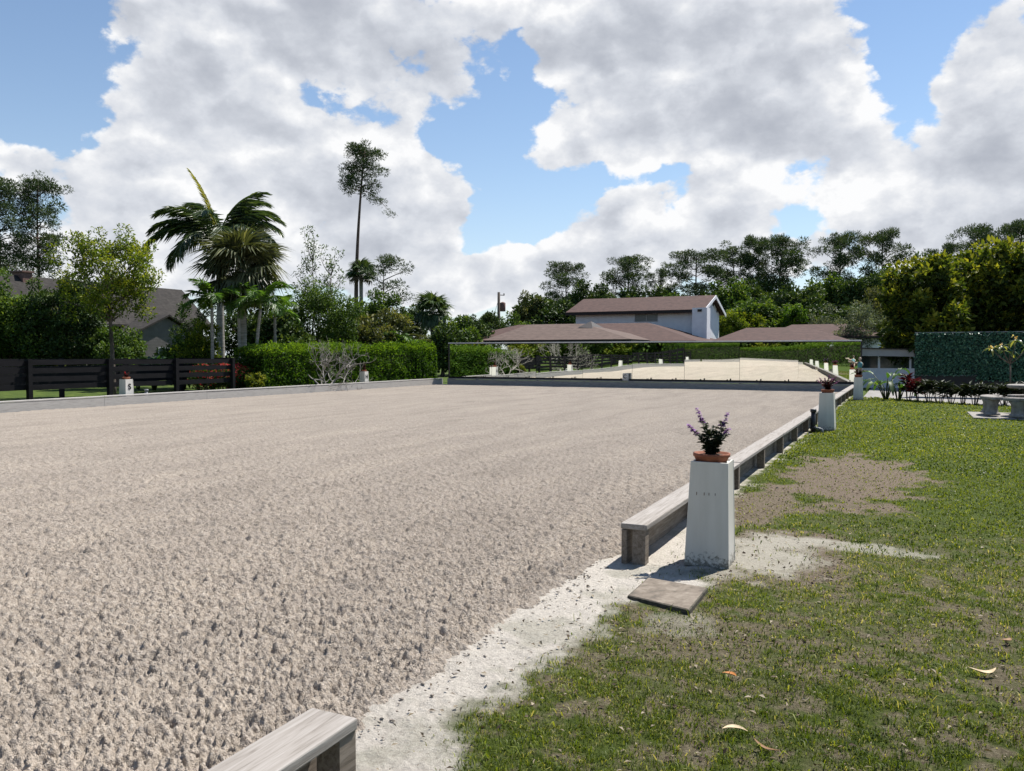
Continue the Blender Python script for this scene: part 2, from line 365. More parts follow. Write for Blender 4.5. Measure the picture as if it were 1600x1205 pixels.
    M['roof_grey'] = noisy('roof_grey', [(.25, (0.0165, 0.0142, 0.0135)), (.5, (0.0285, 0.0255, 0.0232)), (.75, (0.0465, 0.0413, 0.0375))], 4, .95, None, .3, .02, 10)
    M['fascia'] = noisy('fascia', [(.3, (.012, .009, .009)), (.7, (.03, .022, .02))], 3, .6, None, 0)
    M['soffit'] = noisy('soffit', [(.3, (.40, .38, .36)), (.7, (.5, .48, .45))], 3, .8, None, 0)
    M['pavement'] = noisy('pavement', [(.3, (0.18, 0.171, 0.162)), (.7, (0.276, 0.264, 0.252))], 3, .9, None, .2, .01, 8)
    M['window_dark'] = noisy('window_dark', [(.3, (.02, .03, .035)), (.7, (.04, .055, .06))], 1, .08, None, 0, spec=.6)
    M['window_grey'] = noisy('window_grey', [(.3, (.13, .14, .145)), (.7, (.19, .2, .205))], 1.5, .15, (1, 1, 6), 0, spec=.6)
    M['brick'] = noisy('brick', [(.3, (.10, .06, .05)), (.7, (.2, .12, .1))], 8, .9, None, .3, .01)
    M['wood_pole'] = noisy('wood_pole', [(.3, (.05, .04, .033)), (.7, (.12, .10, .085))], 6, .9, (1, 1, .2), .3, .01)
    for nm in ('roof_brown', 'roof_tan', 'roof_grey'):
        nt = M[nm].node_tree; b = nt.nodes['Principled BSDF']; t = nt.nodes.new('ShaderNodeTexCoord')
        wv = nt.nodes.new('ShaderNodeTexWave'); wv.wave_type = 'BANDS'; wv.bands_direction = 'Z'; wv.wave_profile = 'SAW'; wv.inputs['Scale'].default_value = 2.4; wv.inputs['Distortion'].default_value = .4
        nt.links.new(t.outputs['Object'], wv.inputs['Vector'])
        src = b.inputs['Base Color'].links[0].from_socket; mx = nt.nodes.new('ShaderNodeMix'); mx.data_type = 'RGBA'; mx.blend_type = 'MULTIPLY'; mx.inputs[0].default_value = 1
        nt.links.new(src, mx.inputs[6]); nt.links.new(ramp_node(nt, wv.outputs['Fac'], [(0, (.72, .72, .72)), (.25, (.98, .98, .98)), (1, (1.08, 1.08, 1.08))]), mx.inputs[7]); nt.links.new(mx.outputs[2], b.inputs['Base Color'])
    # white boards with vertical grooves
    def siding(name, c0, c1, axis, freq):
        m, nt, b = material(name)
        f = tex_noise(nt, 2.5, 5, .6)
        nt.links.new(ramp_node(nt, f, [(.3, c0), (.7, c1)]), b.inputs['Base Color']); b.inputs['Roughness'].default_value = .6
        w = nt.nodes.new('ShaderNodeTexWave'); w.wave_type = 'BANDS'; w.bands_direction = axis; w.wave_profile = 'SAW'
        w.inputs['Scale'].default_value = freq; t = nt.nodes.new('ShaderNodeTexCoord'); nt.links.new(t.outputs['Object'], w.inputs['Vector'])
        bump(nt, b, w.outputs['Fac'], .35, .02)
        return m
    M['white_siding'] = siding('white_siding', (.66, .67, .70), (.78, .79, .81), 'X', .9)
    M['grey_siding'] = siding('grey_siding', (.075, .07, .068), (.11, .10, .096), 'Z', 1.7)
    M['beige_wall'] = noisy('beige_wall', [(.3, (0.336, 0.32, 0.296)), (.7, (0.416, 0.4, 0.376))], 2, .8, None, .05)
    M['white_wall'] = noisy('white_wall', [(.3, (.66, .67, .70)), (.7, (.78, .79, .81))], 2, .5, None, .05)
    # painted marker boards: faint brushing, mould splashed up from the ground
    m, nt, b = material('marker_paint')
    t = nt.nodes.new('ShaderNodeTexCoord'); sp = nt.nodes.new('ShaderNodeSeparateXYZ'); nt.links.new(t.outputs['Object'], sp.inputs[0])
    n1 = tex_noise(nt, 3, 6, .6, 'Object', (3, 3, .4)); n2 = tex_noise(nt, 42, 6, .7)
    paint = ramp_node(nt, n1, [(.3, (0.5148, 0.4972, 0.4488)), (.7, (0.6072, 0.5896, 0.5456))])
    hz = nt.nodes.new('ShaderNodeMapRange'); nt.links.new(sp.outputs[2], hz.inputs[0]); hz.inputs[1].default_value = 0.0; hz.inputs[2].default_value = .17; hz.inputs[3].default_value = .19; hz.inputs[4].default_value = -.16
    ad = nt.nodes.new('ShaderNodeMath'); ad.operation = 'ADD'; nt.links.new(n2, ad.inputs[0]); nt.links.new(hz.outputs[0], ad.inputs[1])
    mk = nt.nodes.new('ShaderNodeMapRange'); mk.interpolation_type = 'SMOOTHSTEP'; nt.links.new(ad.outputs[0], mk.inputs[0]); mk.inputs[1].default_value = .52; mk.inputs[2].default_value = .68; mk.inputs[4].default_value = .85
    mx = nt.nodes.new('ShaderNodeMix'); mx.data_type = 'RGBA'; nt.links.new(mk.outputs[0], mx.inputs[0]); nt.links.new(paint, mx.inputs[6]); mx.inputs[7].default_value = (.10, .095, .075, 1)
    nt.links.new(mx.outputs[2], b.inputs['Base Color']); b.inputs['Roughness'].default_value = .45; bump(nt, b, n1, .12, .004)
    M['marker_paint'] = m
    # weathered planks, grain along local Y
    def planks(name, stops, al=(14, 1.1, 14)):
        m, nt, b = material(name)
        t = nt.nodes.new('ShaderNodeTexCoord'); oi = nt.nodes.new('ShaderNodeObjectInfo')
        mp = nt.nodes.new('ShaderNodeMapping'); mp.inputs['Scale'].default_value = al
        nt.links.new(t.outputs['Object'], mp.inputs[0])
        av = nt.nodes.new('ShaderNodeVectorMath'); av.operation = 'ADD'; nt.links.new(mp.outputs[0], av.inputs[0])
        sc_ = nt.nodes.new('ShaderNodeVectorMath'); sc_.operation = 'SCALE'; sc_.inputs[0].default_value = (37, 91, 13); nt.links.new(oi.outputs['Random'], sc_.inputs['Scale'])
        nt.links.new(sc_.outputs[0], av.inputs[1])
        n = nt.nodes.new('ShaderNodeTexNoise'); n.inputs['Scale'].default_value = 3.2; n.inputs['Detail'].default_value = 7; n.inputs['Roughness'].default_value = .65; n.inputs['Distortion'].default_value = .6
        nt.links.new(av.outputs[0], n.inputs['Vector'])
        nt.links.new(ramp_node(nt, n.outputs['Fac'], stops), b.inputs['Base Color']); b.inputs['Roughness'].default_value = .85
        b.inputs['Specular IOR Level'].default_value = .2
        bump(nt, b, n.outputs['Fac'], .5, .006)
        return m
    M['plank_top'] = planks('plank_top', [(.28, (0.132, 0.1155, 0.099)), (.42, (0.2442, 0.2211, 0.198)), (.60, (0.3102, 0.2871, 0.264)), (.8, (0.3696, 0.3498, 0.3234))], (17.16, 0.858, 17.16))
    M['plank_side'] = planks('plank_side', [(.25, (0.075, 0.06, 0.045)), (.5, (0.18, 0.15, 0.12)), (.75, (0.27, 0.2325, 0.195))])
    M['plank_grey'] = planks('plank_grey', [(.25, (0.18, 0.165, 0.15)), (.5, (0.3, 0.2812, 0.2625)), (.75, (0.375, 0.3562, 0.3375))])
    M['plank_pale'] = planks('plank_pale', [(.25, (0.2788, 0.2598, 0.2408)), (.5, (0.3802, 0.3643, 0.3421)), (.75, (0.4435, 0.4277, 0.4055))])
    # mirror glass
    m, nt, b = material('mirror_glass'); b.inputs['Metallic'].default_value = 1; b.inputs['Roughness'].default_value = .012
    f = tex_noise(nt, 1.2, 4); nt.links.new(ramp_node(nt, f, [(.3, (.80, .84, .80)), (.7, (.86, .88, .85))]), b.inputs['Base Color']); M['mirror_glass'] = m
    # arena footing: sand with fibre
    m, nt, b = material('footing')
    n1 = tex_noise(nt, 55, 6, .7); n2 = tex_noise(nt, 1.0, 5, .6, 'Object', (1.6, .35, 1), .8); n3 = tex_noise(nt, 16, 5, .7)
    c1 = ramp_node(nt, n1, [(.25, (0.1716, 0.1444, 0.1185)), (.40, (0.3117, 0.2702, 0.2275)), (.58, (0.4201, 0.3701, 0.316)), (.78, (0.5781, 0.535, 0.4722))])
    c2 = ramp_node(nt, n2, [(.32, (.84, .835, .83)), (.5, (.97, .965, .96)), (.68, (1.07, 1.06, 1.04))])
    n4 = tex_noise(nt, 26, 4, .75)
    c4 = ramp_node(nt, n4, [(.30, (.66, .63, .61)), (.42, (.98, .97, .96)), (.75, (1.06, 1.06, 1.06))])  # dark specks paint shadowed pits between crumbs into the colour
    c3 = ramp_node(nt, n3, [(.3, (.80, .78, .76)), (.50, (1.0, 1.0, 1.0)), (.75, (1.06, 1.06, 1.08))])
    q = c1
    for c in (c2, c3, c4):
        mx = nt.nodes.new('ShaderNodeMix'); mx.data_type = 'RGBA'; mx.blend_type = 'MULTIPLY'; mx.inputs[0].default_value = 1
        nt.links.new(q, mx.inputs[6]); nt.links.new(c, mx.inputs[7]); q = mx.outputs[2]
    nt.links.new(q, b.inputs['Base Color']); b.inputs['Roughness'].default_value = .95; b.inputs['Specular IOR Level'].default_value = .1
    if 'Diffuse Roughness' in b.inputs: b.inputs['Diffuse Roughness'].default_value = .55
    bump(nt, b, n3, 1.0, .05); M['footing'] = m
    m2 = m.copy(); m2.name = 'footing_level'; M['footing_level'] = m2
    for q in m2.node_tree.nodes:
        if q.type == 'BUMP': q.inputs['Strength'].default_value = .25
    # near ground: white shell sand, brown litter soil, lawn thatch, by measured zones
    m, nt, b = material('soil')
    def attr(n):
        a = nt.nodes.new('ShaderNodeAttribute'); a.attribute_name = n; return a.outputs['Fac']
    n1 = tex_noise(nt, 38, 7, .8); n2 = tex_noise(nt, 9, 5, .65)
    sand = ramp_node(nt, n1, [(.24, (0.1653, 0.1415, 0.1159)), (.38, (0.4085, 0.3723, 0.3254)), (.55, (0.5253, 0.4856, 0.4281)), (.75, (0.6225, 0.5847, 0.5218))])
    brown = ramp_node(nt, n1, [(.25, (0.0531, 0.0384, 0.0271)), (.5, (0.1442, 0.1123, 0.082)), (.75, (0.3188, 0.2661, 0.2067))])
    thatch = ramp_node(nt, n1, [(.25, (0.0197, 0.0285, 0.0052)), (.5, (0.0535, 0.0749, 0.0126)), (.75, (0.1181, 0.1425, 0.0393))])
    q = thatch
    for c, a in ((brown, attr('brown')), (sand, attr('sand'))):
        mx = nt.nodes.new('ShaderNodeMix'); mx.data_type = 'RGBA'; nt.links.new(a, mx.inputs[0]); nt.links.new(q, mx.inputs[6]); nt.links.new(c, mx.inputs[7]); q = mx.outputs[2]
    nt.links.new(q, b.inputs['Base Color']); b.inputs['Roughness'].default_value = .95; b.inputs['Specular IOR Level'].default_value = .1
    bump(nt, b, n1, 1.0, .025); M['soil'] = m
    M['far_grass'] = noisy('far_grass', [(.25, (0.024, 0.04, 0.0096)), (.5, (0.052, 0.08, 0.016)), (.75, (0.096, 0.124, 0.024))], 2.2, .95, None, .8, .06, 10, spec=.1)
setup_materials()

# ------------------------------------------------------------------ ground, arena, driveway
RAIL_X0, RAIL_X1, RAIL_H = -1.89, -1.69, 0.31
ARENA_L, ARENA_END, ARENA_REAR = -21.60, 36.85, -23.2
def sheet(name, x0, x1, y0, y1, z, m):
    o = MB().poly([(x0, y0, z), (x1, y0, z), (x1, y1, z), (x0, y1, z)]).build(name, m); return tag(o, kind='structure')
sheet('ground', -600, 600, -600, 900, -.045, M['far_grass'])
sheet('arena_base', ARENA_L, RAIL_X0 + .03, ARENA_REAR, ARENA_END, -.016, M['footing_level'])
LAWN_X, LAWN_Y = [-1.3, -.3, 2, 4, 40], [32.6, 32.0, 29.5, 28.6, 26]
def lawn_end(x): return np.interp(x, LAWN_X, LAWN_Y)
tag(MB().poly([(x, y - .15, -.012) for x, y in zip(LAWN_X, LAWN_Y)] + [(40, 46, -.012), (-1.3, 46, -.012)]).build('driveway', M['pavement']), kind='structure')

def polar(r0, r1, a0, a1, da, k):
    rs = [r0]
    while rs[-1] < r1: rs.append(rs[-1] + k * rs[-1] * (1 + rs[-1] / 12))
    rs = np.array(rs); az = np.arange(a0, a1, da)
    A, Rr = np.meshgrid(az, rs); return Rr * np.sin(A), Rr * np.cos(A), Rr
def grid_faces(x, keep):
    n, m = x.shape; idx = np.arange(n * m).reshape(n, m)
    f = np.stack([idx[:-1, :-1], idx[:-1, 1:], idx[1:, 1:], idx[1:, :-1]], -1).reshape(-1, 4)
    kv = keep.ravel(); f = f[kv[f].all(1)]
    used = np.zeros(n * m, bool); used[f.ravel()] = True
    remap = np.cumsum(used) - 1
    return used, remap[f][:, ::-1]
def footing_edge(y):
    e = -2.02 + .12 * (fbm2(y * 1.1, y * 0 + 3.3, 5) - .5) + .07 * (vnoise(y * 7, y * 0, 8) - .5) + .05 * (vnoise(y * 23, y * 0, 18) - .5)
    w = np.clip((y - 2.1) / .3, 0, 1) * np.clip((6.25 - y) / .45, 0, 1)
    return RAIL_X0 - .012 + (e - RAIL_X0 + .012) * w
def build_footing():
    x, y, r = polar(2.5, 46, R(-61), R(-1.5), .0017, .0023)
    f1 = np.clip(1.4 - r / 22, .22, 1); f2 = np.clip(1.25 - r / 19, .15, 1); f3 = np.clip(1.3 - r / 13, 0, 1)
    wx = x + .02 * (vnoise(x * 30, y * 30, 2) - .5); wy = y + .02 * (vnoise(x * 30, y * 30, 4) - .5)
    patch = .5 + 1.0 * fbm2(x * 1.7, y * 1.7, 30, 3)
    big = clods(wx, wy, .070, 11, .14) * f1 * patch
    mid = clods(wx, wy, .032, 21, .55) * f2
    sml = clods(wx, wy, .016, 41, .8) * f3
    rough = (fbm2(x * 70, y * 70, 3, 2) - .5) * .050 * f3 + (fbm2(x * 38, y * 38, 23, 3) - .5) * .046 * f2 + (fbm2(x * 13, y * 13, 13, 3) - .5) * .026 * f1
    pits = -np.clip(fbm2(x * 30, y * 30, 77, 3) - .58, 0, 1) * .09 * f2
    rough = rough + pits
    furrow = .007 * np.sin((x * .96 + y * .28) * 44 + 5 * fbm2(x * 1.2, y * 1.2, 17, 3)) * np.clip(fbm2(x * .7, y * .7, 19, 3) * 3 - 1, 0, 1) * np.clip(1.3 - r / 14, 0, 1)
    hoof = -.07 * clods(x, y, .30, 99, .28) * np.clip(1.2 - r / 20, .1, 1) * np.clip(fbm2(x * .5, y * .5, 29, 2) * 4 - 1.4, 0, 1)
    low = hoof + (fbm2(x * .8, y * .8, 50, 3) - .5) * .03
    e = footing_edge(y)
    z = .012 + .45 * big + .60 * mid + .95 * sml + rough + furrow + low
    gap = ((y > 2.1) & (y < 6.25)); z = z * np.where(gap, np.clip((e - x) / .16 + .15, 0, 1), 1) - np.where(gap, .05 * np.clip(1 - (e - x) / .07, 0, 1) ** 2, 0) + .004
    keep = (x < e) & (x > ARENA_L + .02) & (y < ARENA_END - .02)
    used, f = grid_faces(x, keep)
    co = np.stack([x, y, z], -1).reshape(-1, 3)[used]
    tag(obj('arena_footing', np_mesh('arena_footing', co, f, smooth=True), M['footing']), kind='structure')
build_footing()

def zones(x, y):
    """share of white sand, of brown litter and density of grass at a point of the near ground"""
    n = fbm2(x * 2.3, y * 2.3, 61, 4) - .5; n2 = fbm2(x * 7, y * 7, 71, 4) - .5
    xg = np.interp(y, [1.5, 2.2, 2.6, 2.9, 3.3, 4.0, 4.8, 5.4, 6.2, 7.6, 9, 12, 18, 40], [-1.30, -1.38, -1.50, -1.66, -1.68, -1.60, -1.48, -1.28, -1.25, -1.5, -1.66, -1.7, -1.74, -1.75])
    s = np.clip((xg + .30 * n + .35 * n2 - x) / .16 + .5, 0, 1)
    def ell(cx, cy, rx, ry, w=.9):
        return np.clip((1 - np.sqrt(((x - cx) / rx) ** 2 + ((y - cy) / ry) ** 2) + w * n + .7 * n2) * 4, 0, 1)
    s = np.maximum(s, .62 * ell(-.98, 6.7, .52, .95)); s = np.maximum(s, .5 * ell(-.25, 7.15, .5, .22)); s = np.maximum(s, .35 * ell(-1.15, 4.7, .3, .3))
    s = s * (1 - (.25 + .15 * (x > -1.45)) * np.clip((fbm2(x * 5, y * 5, 64, 4) - .5) * 6, 0, 1))
    b = np.maximum(np.maximum(ell(-.95, 6.75, .7, 1.2), ell(-.55, 11.2, .95, 2.6)), .9 * ell(-1.35, 8.6, .5, 1.4)); b = np.maximum(b, .75 * ell(-1.0, 4.55, .5, .55))
    b = np.maximum(b, .25 * np.clip((fbm2(x * 1.6, y * 1.6, 91, 4) - .56) * 9, 0, 1) * (y < 8))
    b = np.maximum(b, .75 * np.clip((fbm2(x * 10, y * 10, 97, 4) - .44) * 6, 0, 1) * np.clip((9 - y) / 3, 0, 1))
    b = np.maximum(b, .35 * np.clip((fbm2(x * 4.5, y * 4.5, 95, 4) - .58) * 8, 0, 1) * (y < 7))
    b = np.maximum(b, .5 * ell(.05, 3.1, .45, .3)); b = np.maximum(b, .6 * ell(.55, 3.9, .2, .18))
    g = (1 - .98 * np.clip(s * 1.35, 0, 1)) * (1 - .62 * b) * (1 - .5 * (b > .78))
    return s, b * (1 - s), g
def build_lawn():
    x, y, r = polar(2.0, 36, R(-47), R(42), .0038, .0044)
    s, b, g = zones(x, y)
    z = .012 * (fbm2(x * 3, y * 3, 33, 4) - .5) + .010 * (fbm2(x * 22, y * 22, 35, 3) - .5) * np.clip(1.5 - r / 9, 0, 1) + np.clip(1.3 - r / 9, 0, 1) * ((.25 + .75 * s) * (.022 * (fbm2(x * 26, y * 26, 43, 3) - .5) + .026 * (fbm2(x * 7, y * 7, 45, 3) - .5)) + .45 * s * clods(x, y, .028, 15, .16) + .35 * s * clods(x, y, .07, 17, .06))
    z = z - .05 * np.clip((footing_edge(y) - .07 - x) / .06, 0, 1)
    keep = (x > -2.25) & (y < lawn_end(x))
    used, f = grid_faces(x, keep)
    co = np.stack([x, y, z], -1).reshape(-1, 3)[used]
    tag(obj('lawn_soil', np_mesh('lawn_soil', co, f, {'sand': s.ravel()[used], 'brown': b.ravel()[used]}, True), M['soil']), kind='structure')
    # blades
    rng = np.random.default_rng(4)
    P = []
    for (r0, r1, n, wd, ht) in ((2.2, 4.2, 105000, .0036, .027), (4.2, 7.0, 100000, .0052, .029), (7, 12, 85000, .010, .032), (12, 20, 70000, .020, .038), (20, 33, 52000, .034, .040), (2.3, 7.5, 9000, .0065, .062)):
        rr = np.sqrt(rng.uniform(r0 ** 2, r1 ** 2, n)); n = int(n * 1.22); rr = np.sqrt(rng.uniform(r0 ** 2, r1 ** 2, n)); aa = rng.uniform(R(-40), R(27), n)
        px = rr * np.sin(aa); py = rr * np.cos(aa)
        s, b, g = zones(px, py)
        tuft = np.clip(fbm2(px * 11, py * 11, 81, 3) * 2.8 - .62, .10, 1) if r0 < 12 else np.ones(n)
        k = (rng.random(n) < g * tuft * np.where(s > .5, .6, 1)) & (px > RAIL_X1 + .01) & (py < lawn_end(px) - .05)
        k |= (rng.random(n) < .012) & (px > -1.95) & (py < 31) & (px > np.where(py < 5.6, -1.75, RAIL_X1 + .02)) & (py > 2.6)
        k &= ~((np.abs(px + 1.29) < .19) & (np.abs(py - 6.17) < .19)) & ~((np.abs(px + 1.32) < .2) & (np.abs(py - 5.1) < .24))
        px, py, s_, b_ = px[k], py[k], s[k], b[k]; n = len(px)
        dry = fbm2(px * 1.1, py * 1.1, 23, 3)
        t = np.clip(rng.normal(.40, .17, n) + .5 * (dry - .5) + np.where(rng.random(n) < .17 + .30 * b_, .45, 0), 0, 1)
        t = np.clip(np.where((py > 9) & (t > .78), t - .25, t) - .06 * (py < 6) + .14 * np.clip((py - 10) / 10, 0, 1), 0, np.where(py > 8, .80, 1))
        P.append((px, py, wd * rng.uniform(.6, 1.3, n), ht * .88 * rng.uniform(.45, 1.35, n) * (1 - .3 * b_), t))
    px, py, w, h, t = (np.concatenate(q) for q in zip(*P)); n = len(px)
    an = rng.uniform(0, 2 * np.pi, n); lean = rng.uniform(.2, 1.5, n); la = rng.uniform(0, 2 * np.pi, n)
    dx, dy = np.cos(an) * w / 2, np.sin(an) * w / 2; lx, ly = np.cos(la) * h * lean, np.sin(la) * h * lean
    z0 = np.full(n, -.004); co = np.empty((n, 5, 3))
    co[:, 0] = np.stack([px - dx, py - dy, z0], -1); co[:, 1] = np.stack([px + dx, py + dy, z0], -1)
    co[:, 2] = np.stack([px + dx * .8 + lx * .35, py + dy * .8 + ly * .35, h * .6], -1)
    co[:, 3] = np.stack([px - dx * .8 + lx * .35, py - dy * .8 + ly * .35, h * .6], -1)
    co[:, 4] = np.stack([px + lx, py + ly, h * (1.05 - .40 * lean)], -1)
    i = np.arange(n)[:, None] * 5
    f = np.concatenate([i + np.array([0, 1, 2]), i + np.array([0, 2, 3]), i + np.array([3, 2, 4])])
    tag(obj('grass', np_mesh('grass', co.reshape(-1, 3), f, np.repeat(t, 5)), M['grass']), 'short patchy green lawn grass beside the arena', 'grass', kind='stuff')
    # dead leaf litter and crumbs
    n = 14000
    rr = np.sqrt(rng.uniform(2.2 ** 2, 15 ** 2, n)); rr = 2.2 + (rr - 2.2) * rng.uniform(.2, 1, n); aa = rng.uniform(R(-42), R(12), n)
    px = rr * np.sin(aa); py = rr * np.cos(aa); s, b, g = zones(px, py)
    k = (rng.random(n) < .16 + .8 * b + .10 * s) & (px > np.where((py > 2.3) & (py < 5.85), -2.0, RAIL_X1 + .02)); px, py = px[k], py[k]; n = len(px)
    c = np.stack([px, py, rng.uniform(.006, .022, n)], -1)
    a = rng.normal(size=(n, 3)) * (1, 1, .25); nn = rng.normal(size=(n, 3)) * .35 + (0, 0, 1)
    L = rng.uniform(.006, .030, n) * (1 + rr[k] / 14)
    me = leaf_mesh('litter', c, a, nn, L, L * rng.uniform(.2, .6, n), rng.random(n) ** 1.2)
    tag(obj('leaf_litter', me, M['litter']), 'dry brown leaf bits scattered over the lawn and soil', 'litter', kind='stuff')

def leaf_arrays(c, a, n, L, W, fold=.25):
    a = a / (np.linalg.norm(a, axis=1, keepdims=True) + 1e-9); n = n - a * (a * n).sum(1, keepdims=True); n = n / (np.linalg.norm(n, axis=1, keepdims=True) + 1e-9)
    s = np.cross(a, n); L = np.asarray(L)[:, None]; W = np.asarray(W)[:, None]
    co = np.empty((len(c), 4, 3))
    co[:, 0] = c; co[:, 1] = c + a * L * .45 - s * W * .5 + n * W * fold; co[:, 2] = c + a * L - n * L * .12; co[:, 3] = c + a * L * .45 + s * W * .5 + n * W * fold
    return co
def leaf_mesh(name, c, a, n, L, W, tint, fold=.25):
    co = leaf_arrays(c, a, n, L, W, fold); k = len(c); i = np.arange(k)[:, None] * 4
    f = np.concatenate([i + np.array([0, 2, 1]), i + np.array([0, 3, 2])])
    return np_mesh(name, co.reshape(-1, 3), f, np.repeat(tint, 4))
build_lawn()
def crumbs():
    rng = np.random.default_rng(77); n = 150; y = rng.uniform(2.3, 5.9, n); x = footing_edge(y) + np.abs(rng.normal(0, .07, n)) - .03
    V, F = [], []; oct_v = np.array([(1, 0, 0), (-1, 0, 0), (0, 1, 0), (0, -1, 0), (0, 0, 1), (0, 0, -1)], float); oct_f = np.array([(0, 2, 4), (2, 1, 4), (1, 3, 4), (3, 0, 4), (2, 0, 5), (1, 2, 5), (3, 1, 5), (0, 3, 5)])
    r = rng.uniform(.004, .011, n) * rng.uniform(.5, 1.2, n)
    co = (oct_v[None] * rng.uniform(.6, 1.3, (n, 6, 1))) * r[:, None, None] * np.array([1.3, 1.1, .6]) + np.stack([x, y, r * .5 + .004], -1)[:, None]
    f = (oct_f[None] + np.arange(n)[:, None, None] * 6).reshape(-1, 3)
    tag(obj('footing_crumbs', np_mesh('footing_crumbs', co.reshape(-1, 3), f, smooth=True), M['footing']), 'loose crumbs of footing spilling over the white sand', 'sand', kind='stuff')
crumbs()

# ------------------------------------------------------------------ arena rails
def rail(name, x_in, side, y0, y1, label, m_top, m_side, plank=3.9, post_gap=1.95):
    """low timber rail: cap planks over a board on the arena side and posts outside; side=+1 when outside is +X"""
    e = empty(name, (x_in, y0, 0), 0, label, 'rail')
    n = max(1, round((y1 - y0) / plank)); L = (y1 - y0) / n
    rr = random.Random(int(y1 * 7 + x_in))
    def bx(a, b): return (min(a * side, b * side), max(a * side, b * side))
    for i in range(n):
        dz = rr.uniform(-.004, .004); dx = rr.uniform(-.004, .004)
        a, b = bx(0, .20)
        MB().box(a + dx, b + dx, .003, L - .003, RAIL_H - .042 + dz, RAIL_H + dz).build('top_plank', m_top, e, (0, i * L, 0), .006)
        a, b = bx(.008, .048)
        MB().box(a, b, .003, L - .003, -.03, RAIL_H - .052).build('side_board', m_side, e, (0, i * L, 0), .003)
    m = max(1, round((y1 - y0) / post_gap)); a, b = bx(.092, .190)
    pm = MB().box(a, b, -.045, .045, -.03, RAIL_H - .047).mesh('post')
    for i in range(m + 1):
        y = min(max(i * (y1 - y0) / m, .055), y1 - y0 - .05)
        obj('post', pm, m_side, e, (0, y, 0))
    return e
rail('arena_rail', RAIL_X0, 1, 5.84, 36.75, 'long weathered timber rail running from the near marker to the mirrors', M['plank_top'], M['plank_side'])
rail('arena_rail', RAIL_X0, 1, ARENA_REAR, 2.30, 'weathered timber rail end in the bottom foreground, before the gap', M['plank_top'], M['plank_side'])
rail('arena_rail', ARENA_L, -1, ARENA_REAR, 36.9, 'pale grey timber rail along the far left side of the arena', M['plank_pale'], M['plank_pale'])
k = rail('arena_rail', 0, 1, 0, 19.6, 'low grey timber kickboard in shade below the mirror wall', M['plank_grey'], M['plank_grey'])
k.location = (-1.72, 36.84, 0); k.rotation_euler = (0, 0, R(90))
k2 = rail('arena_rail', 0, -1, 0, 19.4, 'timber rail at the rear end of the arena, seen in the mirrors', M['plank_grey'], M['plank_grey'])
k2.location = (-2.0, ARENA_REAR, 0); k2.rotation_euler = (0, 0, R(90))

# ------------------------------------------------------------------ mirror wall
def mirror_wall():
    x0, x1, Y, zb, zt = -21.35, -1.60, 37.12, .37, 2.10
    e = empty('mirror_wall', ((x0 + x1) / 2, Y, 0), 0, 'long row of tall arena mirrors in a black frame with pale cap', 'mirror')
    n = 8; w = (x1 - x0) / n; ox = (x0 + x1) / 2
    lean = [.0010, -.0004, .0012, .0016, .0040, .0072, .0060, .0030]; bow = [.002, .0025, -.002, .003, -.0024, .003, .0028, -.0015]
    toe = [.002, -.002, .003, 0, -.002, .002, .004, .066]
    rr = random.Random(8)
    for i in range(n):
        gx, gz_ = 12, 8; vs = []; fs = []
        ph = rr.uniform(0, 6)
        for b in range(gz_ + 1):
            for a in range(gx + 1):
                s = a / gx; t = b / gz_
                z = zb + .03 + (zt - zb - .06) * t
                d = -lean[i] * (z - 1.2) - bow[i] * (1 - (2 * t - 1) ** 2) * .6 - .0016 * bow[i] / .0025 * (1 - (2 * s - 1) ** 2) + .0006 * math.sin(7 * t + ph + 2 * s)
                d += toe[i] * (s - .40) * w
                vs.append((x0 - ox + i * w + .006 + (w - .012) * s, d, z))
        for b in range(gz_):
            for a in range(gx):
                q = b * (gx + 1) + a; fs.append((q, q + 1, q + gx + 2, q + gx + 1))
        me = np_mesh('mirror_panel', np.array(vs), np.array(fs), smooth=True); obj('mirror_panel', me, M['mirror_glass'], e)
        MB().box(x0 - ox + i * w + .002, x0 - ox + (i + 1) * w - .002, .135, .150, zb, zt).build('backing_board', M['black_frame'], e)
        for q in (.30, .37, .78, .84):
            cx = x0 - ox + (i + q) * w
            MB().box(cx - .016, cx + .016, -.088, -.077, zb - .02, zb + (.10 if q in (.37, .84) else .06)).build('clip', M['black_frame'], e)
    MB().box(x0 - ox - .03, x1 - ox + .03, -.075, .155, zt + .002, zt + .055).build('top_cap', M['steel_cap'], e, None, .006)
    MB().box(x0 - ox - .02, x1 - ox + .02, -.075, .133, zb - .07, zb + .012).build('bottom_frame', M['black_frame'], e)
    for sx in (x0 - ox - .028, x1 - ox + .004): MB().box(sx, sx + .024, -.07, .13, zb + .014, zt).build('end_frame', M['black_frame'], e)
    for i in range(n + 1):
        cx = x0 - ox + i * w; MB().box(cx - .045, cx + .045, .153, .24, -.05, zt - .02).build('post', M['black_frame'], e)
mirror_wall()

